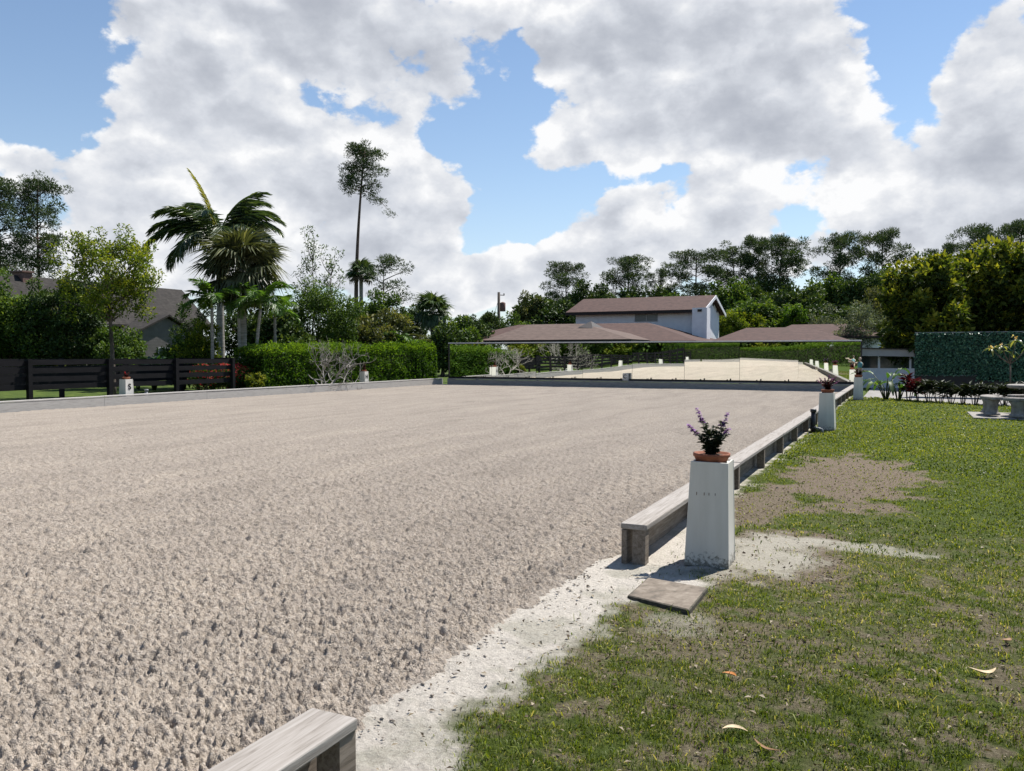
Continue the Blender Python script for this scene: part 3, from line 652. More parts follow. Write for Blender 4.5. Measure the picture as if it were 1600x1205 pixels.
# ------------------------------------------------------------------ markers, letters, pots
def letter_mesh(ch, size):
    cu = bpy.data.curves.new('letter', 'FONT'); cu.body = ch; cu.size = size; cu.align_x = 'CENTER'; cu.extrude = .0015; cu.offset = size * .022
    o = bpy.data.objects.new('letter_tmp', cu); COL.objects.link(o)
    dg = bpy.context.evaluated_depsgraph_get(); me = bpy.data.meshes.new_from_object(o.evaluated_get(dg)); bpy.data.objects.remove(o); bpy.data.curves.remove(cu)
    me.materials.clear(); return me
def marker(loc, rz, ch, label, wb=.325, wt=.272, h=.775, lean=0, group=None, letter_on=None, nails=False):
    e = empty('arena_marker', loc, rz, label, 'marker', group); e.rotation_euler = (0, lean, rz)
    b, t, th = wb / 2, wt / 2, .018
    def P(sx, sy, top, inset=0): 
        q = (t if top else b) - inset; return (sx * q, sy * q, h if top else .0)
    # front/back boards cover the full width, side boards sit between them
    for s in (-1, 1):
        MB().hexa([(-b, s * b, 0), (b, s * b, 0), (b, s * (b - th), 0), (-b, s * (b - th), 0)] if s > 0 else [(-b, -b, 0), (b, -b, 0), (b, -b + th, 0), (-b, -b + th, 0)],
                  [(-t, s * t, h), (t, s * t, h), (t, s * (t - th), h), (-t, s * (t - th), h)]).build('panel', M['marker_paint'], e, None, .002)
        MB().hexa([(s * (b - .003), -b + th + .001, 0), (s * (b - .003), b - th - .001, 0), (s * (b - th), b - th - .001, 0), (s * (b - th), -b + th + .001, 0)],
                  [(s * (t - .003), -t + th + .001, h - .002), (s * (t - .003), t - th - .001, h - .002), (s * (t - th), t - th - .001, h - .002), (s * (t - th), -t + th + .001, h - .002)]).build('panel', M['marker_paint'], e, None, .002)
    MB().box(-t + th + .002, t - th - .002, -t + th + .002, t - th - .002, h - .03, h - .012).build('top_board', M['marker_paint'], e)
    if ch and letter_on is not None:
        me = letter_mesh(ch, .25); o = obj('letter', me, M['letter'], e)
        ang = letter_on; off = (b + (t - b) * .62) + .006; tl = math.atan2(b - t, h)
        o.rotation_euler = (R(90) - tl, 0, ang + R(90)); o.location = (math.cos(ang) * off, math.sin(ang) * off, h * .62 - .02)
    if nails:
        for q in (-.085, -.03, .005, .05):
            zc = h * .70; off = b + (t - b) * .70
            MB().box(q - .002, q + .002, -off - .0025, -off + .002, zc - .012 + q * .05, zc + .008).build('nail_stain', M['rust'], e)
    return e
def pot_obj(loc, label, r=.135, h=.066):
    e = empty('flower_pot', loc, 0, label, 'pot')
    MB().lathe([(r * .82, 0), (r * .94, h * .55), (r * .96, h * .62), (r, h * .64), (r * 1.01, h), (r * .93, h), (r * .90, h * .75)], 28).build('bowl', M['terracotta'], e)
    MB().lathe([(r * .905, h * .70), (r * .6, h * .83), (r * .1, h * .86)], 20).build('potting_soil', M['pot_soil'], e)
    return e
def flower_plant(loc, label, seed, stems, lm, fm, hs=1.0, leafL=.062):
    """upright herb: stems with opposite leaves, flower whorls near the tips"""
    rng = np.random.default_rng(seed); e = empty('potted_plant', loc, 0, label, 'plant')
    st = MB(); C, A, N_, Ls, Ws, T = [], [], [], [], [], []; FC, FA, FN, FL = [], [], [], []
    for (dx, dy, hh, fl) in stems:
        pts = []
        for q in range(9):
            s = q / 8; pts.append(Vector((dx * (s ** 1.3), dy * (s ** 1.3), hh * hs * s)))
        st.tube(pts, [.004 * (1 - .7 * q / 8) for q in range(9)], 5)
        nl = int(70 * hh / .3)
        for _ in range(nl):
            s = rng.uniform(.05, .78 if fl else 1); p = Vector((dx * s ** 1.3, dy * s ** 1.3, hh * hs * s)); an = rng.uniform(0, 6.28)
            C.append(p); A.append((math.cos(an), math.sin(an), rng.uniform(-.1, .6))); N_.append((rng.normal() * .3, rng.normal() * .3, 1)); l = leafL * rng.uniform(.5, 1.15) * (1.15 - .6 * s); Ls.append(l); Ws.append(l * .55); T.append(rng.random())
        if fl:
            FC, FA, FN, FL = [], [], [], []
            for _ in range(70):
                s = rng.uniform(.68, 1.0); p = Vector((dx * s ** 1.3, dy * s ** 1.3, hh * hs * s)); an = rng.uniform(0, 6.28)
                FC.append(p); FA.append((math.cos(an), math.sin(an), rng.uniform(-.5, .7))); FN.append((0, 0, 1)); FL.append(.028 * rng.uniform(.6, 1.3) * (1.6 - s * .9))
            o = obj('flower_spike', leaf_mesh('flower_spike', np.array(FC), np.array(FA), np.array(FN), np.array(FL), np.array(FL) * .7, rng.random(len(FC))), M[fm], e)
    st.build('stem', M['salvia_leaf'] if lm == 'salvia_leaf' else M['bark'], e)
    obj('foliage', leaf_mesh('foliage', np.array(C), np.array(A), np.array(N_), np.array(Ls), np.array(Ws), np.array(T)), M[lm], e)
    return e
MH = .775
marker((-1.29, 6.17, 0), R(2), 'B', 'large white tapered marker box in the foreground with a terracotta bowl on top', lean=R(.8), nails=True)
pot_obj((-1.285, 6.165, MH - .011), 'wide shallow terracotta bowl on the nearest white marker')
flower_plant((-1.285, 6.165, MH + .038), 'dark leafy plant with purple flower spikes on the nearest marker', 3,
    [(-.12, .02, .35, True), (.12, .0, .32, True), (-.19, .03, .22, True), (-.10, -.06, .16, False), (.13, -.04, .17, False), (-.05, .07, .2, False), (.08, .06, .2, False), (.02, .05, .22, False), (-.04, -.05, .24, False), (.07, -.04, .18, False), (-.09, -.03, .15, False), (.12, .05, .20, True), (.0, .0, .2, False), (.04, -.07, .14, False)], 'salvia_leaf', 'purple_flower')
marker((-1.39, 17.95, 0), R(-2), 'R', 'white tapered marker beside the black standpipe, second along the timber rail', lean=R(-.5), group=None)
pot_obj((-1.39, 17.95, MH - .011), 'brown flower pot on the second white marker along the rail', .13, .08)
flower_plant((-1.39, 17.95, MH + .05), 'bushy pink flowering plant on the second white marker', 5,
    [(-.16, 0, .24, True), (.16, .02, .27, True), (.02, .06, .30, True), (-.06, -.05, .24, True), (.10, -.06, .25, True), (.22, .04, .18, True), (-.22, .04, .2, True), (.0, 0, .2, False), (.06, .1, .2, True)], 'red_leaf', 'pink_flower', 1.05)
marker((-1.37, 30.35, 0), R(3), 'M', 'white tapered marker at the far end of the rail, carrying a figurine', group=None)
pot_obj((-1.37, 30.35, MH - .011), 'dark red planted pot on the far white marker by the mirrors', .13, .10)
flower_plant((-1.37, 30.35, MH + .07), 'purple and yellow leaved plant round the foot of the figurine', 7,
    [(-.1, 0, .2, False), (.1, .02, .22, False), (.26, .03, .16, False), (.02, .06, .24, True), (-.06, -.05, .24, True), (.2, -.02, .18, False), (-.15, .04, .15, True)], 'red_leaf', 'pink_flower', 1.0, .09)
marker((-22.05, 18.0, 0), R(0), 'S', 'white marker with the letter S in front of the black fence', letter_on=0)
pot_obj((-22.05, 18.0, MH - .011), 'small red pot on the white S marker', .12, .08)
flower_plant((-22.05, 18.0, MH + .05), 'small red leaved plant on the white S marker', 9, [(-.06, 0, .14, False), (.08, .03, .16, False), (0, -.05, .18, True), (.1, -.06, .12, False)], 'red_leaf', 'red_flower', 1, .07)
marker((-22.05, 30.6, 0), R(0), 'H', 'white marker with the letter H in front of the clipped hedge', letter_on=0)
pot_obj((-22.05, 30.6, MH - .011), 'small brown pot on the white H marker', .12, .08)
flower_plant((-22.05, 30.6, MH + .05), 'dry brownish plant on the white H marker', 11, [(-.05, 0, .2, False), (.06, .03, .26, False), (0, -.05, .3, False), (.05, .02, .34, False)], 'red_leaf', 'red_flower', 1, .07)
cm = marker((-11.72, 36.94, .30), 0, 'C', 'small grey box marker with the letter C on the kickboard before the mirrors', wb=.25, wt=.25, h=.36)
o = obj('letter', letter_mesh('C', .25), M['letter'], cm); o.rotation_euler = (R(90), 0, 0); o.location = (-.01, -.1285, .13)
for (x, y, t) in ((-22.05, 6.0, 'E'), (-22.05, -6.0, 'V'), (-22.05, -17.8, 'K'), (-1.38, -6.0, 'P'), (-1.38, -17.8, 'F')):
    q = 'left' if x < -10 else 'right'; w = {'E': 'third', 'V': 'fourth', 'K': 'fifth', 'P': 'fourth', 'F': 'fifth'}[t]
    marker((x, y, 0), 0, t, f'white marker on the {q} side, {w} from the mirrors and seen in them')

# ------------------------------------------------------------------ small things around the near marker
def stone_slab():
    p = [gz(980, 936), gz(1077, 962), gz(1106, 926), gz(1012, 907)]; c = sum(p, Vector()) / 4
    e = empty('stepping_stone', (c.x, c.y, 0), 0, 'worn tan stone slab lying flat in front of the nearest marker', 'paver')
    q = [Vector((a.x - c.x, a.y - c.y, 0)) for a in p]
    MB().hexa([v + Vector((0, 0, -.02)) for v in q], [v + Vector((0, 0, .022 + .010 * (i in (1, 2)))) for i, v in enumerate(q)]).build('slab', M['slab_edge'], e, None, .006)
    def bil(s, t): return (q[0] * (1 - s) + q[1] * s) * (1 - t) + (q[3] * (1 - s) + q[2] * s) * t
    up = lambda s, z: Vector((0, 0, z + .010 * s)); e0, e1 = .018, .982
    MB().hexa([bil(a, b) + up(a, .010) for a, b in ((e0, e0), (e1, e0), (e1, e1), (e0, e1))], [bil(a, b) + up(a, .0255) for a, b in ((e0, e0), (e1, e0), (e1, e1), (e0, e1))]).build('stone_face', M['slab_top'], e, None, .006)
M['slab_edge'] = noisy('slab_edge', [(.3, (.035, .033, .025)), (.6, (.09, .08, .06)), (.8, (.2, .18, .14))], 22, .95, None, .5, .006)
M['slab_top'] = noisy('slab_top', [(.25, (.06, .052, .043)), (.5, (.16, .132, .104)), (.75, (.25, .215, .175))], 14, .9, None, .4, .004, 8)
stone_slab()
def fallen_leaf(u, v, L, W, ang, curl, m, label):
    p = gz(u, v); mb = MB(); n = 9
    for i in range(n):
        for s in (0, 1): pass
    vs = []; fs = []
    for i in range(n + 1):
        t = i / n; w = W * math.sin(math.pi * min(max(t * .94 + .03, 0), 1)) ** .8; x = (t - .5) * L; y = curl * L * (4 * (t - .5) ** 2); z = .022 + .30 * L * abs(t - .5) ** 1.5
        for k in (-1, 0, 1): vs.append((x, y + k * w / 2, z + abs(k) * w * .3))
    for i in range(n):
        for k in (0, 1): a = i * 3 + k; fs.append((a, a + 1, a + 4, a + 3))
    me = np_mesh('fallen_leaf', np.array(vs), np.array(fs), smooth=True)
    o = obj('fallen_leaf', me, m, None, (p.x, p.y, 0)); o.rotation_euler = (0, 0, ang)
    return tag(o, label, 'leaf')
M['leaf_pale'] = noisy('leaf_pale', [(.3, (.40, .30, .17)), (.7, (.60, .50, .33))], 30, .7, None, .2, .003)
M['leaf_orange'] = noisy('leaf_orange', [(.3, (.30, .10, .02)), (.7, (.48, .20, .05))], 30, .7, None, .2, .003)
M['leaf_brown'] = noisy('leaf_brown', [(.3, (.16, .08, .035)), (.7, (.30, .18, .09))], 30, .7, None, .2, .003)
fallen_leaf(1541, 1060, .13, .035, .35, .35, M['leaf_pale'], 'pale curled dry leaf on the grass at lower right')
fallen_leaf(1142, 1061, .07, .030, -.2, -.3, M['leaf_orange'], 'small orange fallen leaf on the patchy grass')
fallen_leaf(1148, 1146, .10, .030, .2, -.4, M['leaf_pale'], 'tan curved dry leaf below the orange leaf')
fallen_leaf(1195, 1178, .12, .016, -.5, .1, M['leaf_brown'], 'thin brown dry leaf near the bottom edge of the lawn')
fallen_leaf(1575, 1008, .07, .03, .8, .2, M['leaf_brown'], 'dark reddish fallen leaf at the right edge of the lawn')
def standpipe(loc, label, h, r, m, elbow):
    e = empty('standpipe', loc, 0, label, 'pipe')
    MB().lathe([(r, -.02), (r, h - .05)], 14).build('riser', m, e)
    MB().lathe([(r * 1.28, h - .05), (r * 1.34, h - .02), (r * 1.34, h), (r * 1.1, h + .012)], 14).build('cap', m, e)
    MB().lathe([(r * 1.3, .06), (r * 1.3, .13)], 14).build('coupling', m, e)
    MB().tube([(0, 0, .09), (elbow * .10, -.02, .09), (elbow * .17, -.04, .07), (elbow * .19, -.05, -.02)], r * .55, 9).build('elbow', M['grey_pipe'], e)
p = gz(1269, 676); standpipe((-1.60, p.y, 0), 'short black standpipe beside the second white marker', .46, .045, M['black_pipe'], 1)
standpipe((-22.05, 18.75, 0), 'short grey pipe beside the white S marker', .42, .05, M['grey_pipe'], -1)

# ------------------------------------------------------------------ concrete picnic set
def pedestal(e, x, y, h, w, name='pedestal'):
    a = w
    MB().lathe([(a * .62, .06), (a * .62, .10), (a * .50, .13), (a * .44, h * .5), (a * .47, h * .78), (a * .60, h - .02), (a * .60, h)], 8, (x, y)).build(name, M['concrete'], e, None, .01)
def picnic():
    ox, oy = gz(1530, 653).x, gz(1530, 653).y
    pad = MB().box(-.42, 2.9, -.72, 1.5, -.03, .035).build('concrete_pad', M['concrete'], None, (ox + .27, oy + .30, 0), .012)
    tag(pad, 'grey concrete pad under the picnic table and benches', 'slab')
    t = empty('picnic_table', (ox + 1.30, oy + .70, 0), 0, 'round concrete picnic table on a pedestal, at the right edge', 'table')
    MB().lathe([(.60, .72), (.66, .735), (.67, .79), (.64, .81)], 36).build('table_top', M['concrete'], t)
    pedestal(t, 0, 0, .72, .40)
    def bench(cx, cy, ang, label):
        e = empty('bench', (cx, cy, 0), ang, label, 'bench'); n = 14; R0, R1 = 0.95, 1.27; half = R(34)
        for nm, z0, z1 in (('seat', .44, .52),):
            mb = MB(); b = []; 
            for i in range(n):
                a0 = -half + 2 * half * i / n; a1 = -half + 2 * half * (i + 1) / n
                P = lambda r, a: (r * math.cos(a) - 1.11, r * math.sin(a))
                q = [P(R0, a0), P(R1, a0), P(R1, a1), P(R0, a1)]
                mb.hexa([(x, y, z0) for x, y in q], [(x, y, z1) for x, y in q])
            import bmesh
            me = mb.mesh(nm); bm = bmesh.new(); bm.from_mesh(me); bmesh.ops.remove_doubles(bm, verts=bm.verts, dist=1e-4)
            bmesh.ops.delete(bm, geom=[f for f in bm.faces if all(len(ed.link_faces) > 2 for ed in f.edges)], context='FACES_ONLY')
            bm.to_mesh(me); bm.free(); obj(nm, me, M['concrete'], e).modifiers.new('edge', 'BEVEL').width = .015
        for s in (-1, 1):
            a = s * half * .62; pedestal(e, 1.11 * math.cos(a) - 1.11, 1.11 * math.sin(a), .44, .30)
    bench(ox + .22, oy + .72, R(180), 'curved concrete bench left of the picnic table')
    bench(ox + 1.18, oy - .28, R(-90), 'curved concrete bench in front of the picnic table')
    bench(ox + 1.45, oy + 1.62, R(80), 'curved concrete bench behind the picnic table')
picnic()

# ------------------------------------------------------------------ fences
def board_fence(x, ys, label, h=1.40, boards=(1.31, .97, .63, .29), bw=.16, side=1, along='Y', loc=None):
    e = empty('board_fence', loc or (x, ys[0], 0), 0 if along == 'Y' else R(-90), label, 'fence')
    pm = MB().box(-.065, .065, -.065, .065, -.05, h + .02).mesh('post'); L = abs(ys[1] - ys[0]); sg = 1 if ys[1] > ys[0] else -1
    bm_ = MB().box(-.02, .02, .004, L - .004, -bw / 2, bw / 2).mesh('board')
    rr = random.Random(3)
    for i, y in enumerate(ys):
        obj('post', pm, M['black_paint'], e, (0, y - ys[0], 0))
        if i < len(ys) - 1:
            for b in boards:
                o = obj('board', bm_, M['black_paint'], e, (side * .088, (y if sg > 0 else ys[i + 1]) - ys[0], b + rr.uniform(-.012, .012))); o.rotation_euler = (rr.uniform(-.006, .006), 0, 0)
    return e
ys = [23.87 - 2.72 * i for i in range(19)]; BD = (1.31, 1.06, .81, .56)
board_fence(-23.35, ys, 'black four board fence behind the left rail and the S marker', side=-1, boards=BD)
board_fence(-27.2, [33 - 2.7 * i for i in range(9)], 'second black board fence standing behind the first on the left', side=1, boards=BD)
board_fence(0, [0, 1.5], 'short black fence between the hedge and the mirrors', along='X', loc=(-23.05, 40.6, 0), boards=(1.31, 1.10, .9, .69, .48, .28))

# ------------------------------------------------------------------ foliage makers
def unit(v): return v / (np.linalg.norm(v, axis=-1, keepdims=True) + 1e-9)
def cloud_leaves(rng, clumps, per, L, W=.5, droop=0.0, out=.7, up=.35, flat=1.0, bright_top=0, tmean=.45):
    """leaves on the outside of many clumps; clumps: (x, y, z, r)"""
    C, A, Nn, T = [], [], [], []
    for (x, y, z, r) in clumps:
        n = max(6, int(per * rng.uniform(.7, 1.3) * (r ** 1.6)))
        d = unit(rng.normal(size=(n, 3))); rad = r * rng.uniform(.25, 1.05, n) ** .55
        p = np.array([x, y, z]) + d * rad[:, None] * np.array([1, 1, flat])
        a = d * out + rng.normal(size=(n, 3)) * .6 + np.array([0, 0, up - droop]); nn = d * .6 + rng.normal(size=(n, 3)) * .5 + np.array([0, 0, .6])
        ct = rng.normal(0, .12)
        C.append(p); A.append(a); Nn.append(nn); T.append(np.clip(rng.normal(tmean + ct, .22, n) + bright_top * d[:, 2], 0, 1))  # tint rises towards the top of each clump, as if sunlit
    C = np.concatenate(C); n = len(C); l = L * rng.uniform(.6, 1.35, n)
    return C, np.concatenate(A), np.concatenate(Nn), l, l * W, np.concatenate(T)
def limb(rng, a, b, r0, r1, bend=.12, n=6, sag=0):
    a, b = Vector(a), Vector(b); d = (b - a).length; o = Vector(rng.normal(size=3)) * d * bend
    pts = []
    for i in range(n + 1):
        t = i / n; p = a.lerp(b, t) + o * (math.sin(math.pi * t)); p.z += sag * d * math.sin(math.pi * t); pts.append(p)
    return pts, [r0 + (r1 - r0) * (i / n) ** .8 for i in range(n + 1)]
DENS = 1.9
def broad_meshes(seed, h, rx, ry, z0, nclump, cr, per, L, W=.5, trunk_r=.14, hollow=.5, droop=0, top=.2, shape=1.0, stems=1, tmean=.45, zpow=1.0, twig=False):
    """crown of leaf clumps between z0 and h; trunk with limbs reaching the clumps"""
    rng = np.random.default_rng(seed); cz = (h + z0) / 2; rz = (h - z0) / 2; cl = []
    while len(cl) < nclump:
        d = unit(rng.normal(size=3)); q = rng.uniform(hollow, 1) ** (1 / 2.2)
        lob = 1 + .22 * math.sin(3 * math.atan2(d[1], d[0]) + seed) + .12 * math.sin(5 * d[2] + seed * 2)
        p = d * q * lob; zz = cz + p[2] * rz * .88
        w = 1 if p[2] > 0 else shape
        cl.append((p[0] * rx * .88 * w, p[1] * ry * .88 * w, max(zz, z0 * .6), cr * rng.uniform(.6, 1.25)))
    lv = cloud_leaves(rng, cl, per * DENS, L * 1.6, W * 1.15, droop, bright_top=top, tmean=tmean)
    crown = leaf_mesh('crown', *lv)
    tb = MB(); forks = []
    for s in range(stems):
        bx = rng.normal(0, .12 * (stems > 1)); by = rng.normal(0, .12 * (stems > 1)); topz = z0 + (h - z0) * .55
        pts, rad = limb(rng, (bx, by, -.1), (rng.normal(0, rx * .12) + bx * 3, rng.normal(0, ry * .12) + by * 3, topz), trunk_r, trunk_r * .35, .03, 8)
        tb.tube(pts, rad, 8); forks += list(zip(pts[3:], rad[3:]))
    order = rng.permutation(len(cl))[:min(len(cl), 26)]
    for i in order:
        c = Vector(cl[i][:3]); j = min(range(len(forks)), key=lambda k: (forks[k][0] - c).length + abs(forks[k][0].z - c.z * .7) * .8)
        p, r = forks[j]; pts, rad = limb(rng, p, c, min(r * .6, .06 + trunk_r * .2), .012, .10, 6, .05); tb.tube(pts, rad, 5, False)
    return crown, tb.mesh('trunk')
def put_tree(name, meshes, loc, mats, label, cat='tree', group=None, scale=1.0, rz=0.0, parts=('crown', 'trunk')):
    e = empty(name, loc, rz, label, cat, group); e.scale = (scale,) * 3 if not isinstance(scale, tuple) else scale
    for me, m, pn in zip(meshes, mats, parts): obj(pn, me, m, e)
    return e
def pine_meshes(seed, h, crown0, rx, nb=26, tr=.17, lean=.0, extra=(), tuft=1.0, nper=7, top_flat=.9):
    """slash pine: bare leaning bole, short crooked limbs ending in round needle tufts"""
    rng = np.random.default_rng(seed); tb = MB(); n = 12; pts = []
    dx, dy = rng.normal(0, .02 * h), rng.normal(0, .02 * h)
    for i in range(n + 1):
        t = i / n; pts.append(Vector((lean * h * t + dx * math.sin(3 * t), dy * math.sin(2.4 * t), h * .97 * t - .1 * (i == 0))))
    tb.tube(pts, [tr * (1 - .80 * i / n) for i in range(n + 1)], 8)
    def on(z):
        t = min(max(z / (h * .97), 0), 1) * n; i = min(int(t), n - 1); return pts[i].lerp(pts[i + 1], t - i)
    pads = []
    for i in range(nb):
        t = (i + rng.uniform(0, .7)) / nb; z = crown0 + (h - crown0) * t; prof = .35 + .85 * math.sin(math.pi * min(.10 + .82 * t, 1)) ** .8
        an = i * 2.4 + rng.normal(0, .5); l = rx * prof * rng.uniform(.45, 1.0); o = on(min(z, h * .95) - .25 * l)
        e = o + Vector((math.cos(an) * l, math.sin(an) * l, l * rng.uniform(.05, .50)))
        p2, r2 = limb(rng, o, e, .045 * (1.2 - t * .6) + .015, .014, .10, 7); tb.tube(p2, r2, 5, False)
        pads.append((e, rng.uniform(.42, .72) * tuft))
        for _ in range(2 + int(l > rx * .5)):
            q = rng.integers(3, 7); f = p2[q] + Vector((rng.normal() * .55, rng.normal() * .55, rng.uniform(0, .5))); p3, r3 = limb(rng, p2[q], f, .018, .008, .1, 3); tb.tube(p3, r3, 4, False); pads.append((f, rng.uniform(.32, .58) * tuft))
    top = on(h * .96)
    for _ in range(5): pads.append((top + Vector((rng.normal() * .5, rng.normal() * .5, rng.normal() * .3)), rng.uniform(.4, .6) * tuft))
    for (dxe, dye, z, l, nn) in extra:
        o = on(z); e = o + Vector((dxe, dye, l)); p2, r2 = limb(rng, o, e, .06, .015, .10, 8, .16); tb.tube(p2, r2, 5, False)
        for q in range(4, 9):
            for _ in range(max(1, nn // 3)): pads.append((p2[q] + Vector(rng.normal(size=3)) * .34, rng.uniform(.3, .5) * tuft))
    C, A, Nn, L, T = [], [], [], [], []
    for (b, r) in pads:
        k = int(nper * 15 * rng.uniform(.7, 1.3) * (r / .5) ** 1.6); d = unit(rng.normal(size=(k, 3)) + np.array([0, 0, .25])); ct = rng.normal(0, .12)
        rr = rng.uniform(.15, 1, k) ** .6
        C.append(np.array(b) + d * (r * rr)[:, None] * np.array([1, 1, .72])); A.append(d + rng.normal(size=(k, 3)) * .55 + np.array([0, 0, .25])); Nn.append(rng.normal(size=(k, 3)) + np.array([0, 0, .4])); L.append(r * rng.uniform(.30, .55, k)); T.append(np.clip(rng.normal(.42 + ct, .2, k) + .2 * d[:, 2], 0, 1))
    C = np.concatenate(C); L = np.concatenate(L)
    return leaf_mesh('crown', C, np.concatenate(A), np.concatenate(Nn), L, L * .26, np.concatenate(T)), tb.mesh('trunk')
def pinnate(seed, L, el, droop, leaf, nl=56, vee=.5, width=.05, hang=.6):
    """feather frond along +X: arching rachis with two ranks of narrow leaflets"""
    rng = np.random.default_rng(seed); pts = []; p = Vector((0, 0, 0)); a = el; n = 14
    for i in range(n + 1):
        pts.append(p.copy()); p = p + Vector((math.cos(a), 0, math.sin(a))) * (L / n); a -= droop / n * (.5 + 1.2 * i / n)
    rb = MB(); rb.tube(pts, [.035 * (1 - .85 * i / n) for i in range(n + 1)], 5)
    C, A, Nn, Ls = [], [], [], []
    for k in range(nl):
        t = .10 + .90 * k / nl; f = t * n; i = min(int(f), n - 1); c = pts[i].lerp(pts[i + 1], f - i); tg = (pts[i + 1] - pts[i]).normalized(); up = Vector((0, 1, 0)).cross(tg) * -1
        l = leaf * (math.sin(math.pi * min(.12 + .86 * t, 1)) ** .55)
        for s in (-1, 1):
            d = Vector((0, s, 0)) * (1 - .25 * t) + tg * (.45 + .5 * t) + up * (vee * rng.uniform(-.4, 1)) + Vector((0, 0, -hang * rng.uniform(.5, 1.3)))
            C.append(c); A.append(d); Nn.append(up + Vector(rng.normal(size=3)) * .35); Ls.append(l * rng.uniform(.85, 1.1))
    Ls = np.array(Ls); co = leaf_arrays(np.array(C), np.array(A), np.array(Nn), Ls, np.full(len(Ls), width), .15); k = len(Ls); i = np.arange(k)[:, None] * 4
    lf = np.concatenate([i + np.array([0, 2, 1]), i + np.array([0, 3, 2])])
    rv = np.array(rb.v); rf = np.array([q for f in rb.f if len(f) == 4 for q in ((f[0], f[1], f[2]), (f[0], f[2], f[3]))])
    t = np.concatenate([np.full(len(rv), .75), np.repeat(np.clip(rng.normal(.45, .22, k), 0, 1), 4)])
    return np_mesh('frond', np.concatenate([rv, co.reshape(-1, 3)]), np.concatenate([rf, lf + len(rv)]), t)
def fan(seed, pet=.8, seg=.75, n=26, droop=.45):
    """fan leaf along +X: petiole, then folded segments with drooping tips"""
    rng = np.random.default_rng(seed); v = []; f = []; t = []
    rb = MB(); rb.tube([(0, 0, 0), (pet * .5, 0, .04), (pet, 0, 0)], [.022, .016, .012], 5)
    v = list(rb.v); f = [q for g in rb.f if len(g) == 4 for q in ((g[0], g[1], g[2]), (g[0], g[2], g[3]))]; t = [.7] * len(v)
    for k in range(n):
        an = R(-125) + R(250) * k / (n - 1); l = seg * (1 - .28 * abs(an) / R(125)) * rng.uniform(.9, 1.08); w = .050; c = rng.normal(.45, .2)
        d = Vector((math.cos(an), math.sin(an), .22 * math.cos(2 * an) * .4 - .1)); s = Vector((-math.sin(an), math.cos(an), 0))
        o = Vector((pet, 0, 0)); m = o + d * l * .55; tip = o + d * l * .95 + Vector((0, 0, -droop * l * rng.uniform(.5, 1.2)))
        b = len(v); v += [tuple(o), tuple(m - s * w + Vector((0, 0, .02))), tuple(m + s * w + Vector((0, 0, .02))), tuple(m + Vector((0, 0, -.02))), tuple(tip)]
        f += [(b, b + 1, b + 3), (b, b + 3, b + 2), (b + 1, b + 4, b + 3), (b + 3, b + 4, b + 2)]; t += [c] * 5
    return np_mesh('frond', np.array(v), np.array(f), np.clip(np.array(t), 0, 1))
def palm(name, loc, h, label, fronds, fmats, trunk, group=None, skirt=None, crownshaft=None, lean=(0, 0)):
    """fronds: list of (mesh, material, azimuth, elevation tilt, scale)"""
    e = empty(name, loc, 0, label, 'palm', group); tb = MB(); n = 10
    pts = [Vector((lean[0] * (i / n) ** 1.4, lean[1] * (i / n) ** 1.4, h * i / n - (.1 if i == 0 else 0))) for i in range(n + 1)]
    r0, r1 = trunk; tb.tube(pts, [r0 + (r1 - r0) * i / n + (.012 if i % 2 else 0) for i in range(n + 1)], 12); tb.build('trunk', M['palm_bark'], e)
    if crownshaft: MB().tube([pts[-1], pts[-1] + Vector((0, 0, crownshaft))], [r1 * 1.15, r1 * .55], 10).build('crownshaft', M['shaft_green'], e)
    top = pts[-1] + Vector((0, 0, crownshaft or 0))
    for (me, m, az, el, s) in fronds:
        o = obj('frond', me, m, e, top); o.rotation_euler = (0, -el, az); o.scale = (s,) * 3
        o.rotation_mode = 'XYZ'
    return e
M['shaft_green'] = noisy('shaft_green', [(.3, (.08, .13, .03)), (.7, (.16, .21, .05))], 5, .4, (1, 1, .3), 0)

# ------------------------------------------------------------------ left background
CR = Vector((math.cos(YAW), math.sin(YAW), 0))      # direction that runs to the right of the view
def tree_at(name, u, D, vtop, meshf, mats, label, cat='tree', group=None, rz=0):
    return put_tree(name, meshf(hgt(vtop, D)), base(u, D), mats, label, cat, group, 1.0, rz)
DK, MD, BR = [M['leaf_dark'], M['bark']], [M['leaf_mid'], M['bark']], [M['leaf_bright'], M['bark']]
tree_at('large_shrub', 12, 42, 440, lambda h: broad_meshes(1, h, 2.4, 2.0, .2, 120, .50, 330, .10, .5, .08, .35, stems=3, tmean=.5), MD, 'dense dark green shrub at the far left edge behind the fence', 'shrub')
tree_at('large_shrub', 108, 42, 436, lambda h: broad_meshes(2, h, 2.3, 2.0, .2, 120, .50, 330, .10, .5, .08, .35, stems=3), DK, 'tall dark shrub left of the feathery tree', 'shrub')
tree_at('large_shrub', 60, 44, 470, lambda h: broad_meshes(22, h, 2.0, 1.7, .2, 90, .45, 330, .10, .5, .08, .35, stems=3), [M['leaf_olive'], M['bark']], 'olive shrub between the two dark shrubs at far left', 'shrub')
tree_at('large_shrub', 185, 41, 505, lambda h: broad_meshes(23, h, 1.3, 1.1, .2, 60, .40, 260, .09, .5, .06, .35, stems=3), MD, 'green shrub behind the trunk of the feathery tree', 'shrub')
tree_at('feathery_tree', 176, 31, 338, lambda h: broad_meshes(3, h, 1.85, 1.8, 2.4, 125, .33, 340, .075, .40, .11, .25, droop=.3, shape=1.1, tmean=.48), BR, 'bright feathery green tree rising above the black fence', 'tree')
tree_at('pine_tree', 6, 62, 281, lambda h: pine_meshes(4, h, h * .58, 2.6, 34, .20, .0), [M['needle'], M['pine_bark']], 'broad dark pine at the far left edge', 'tree')
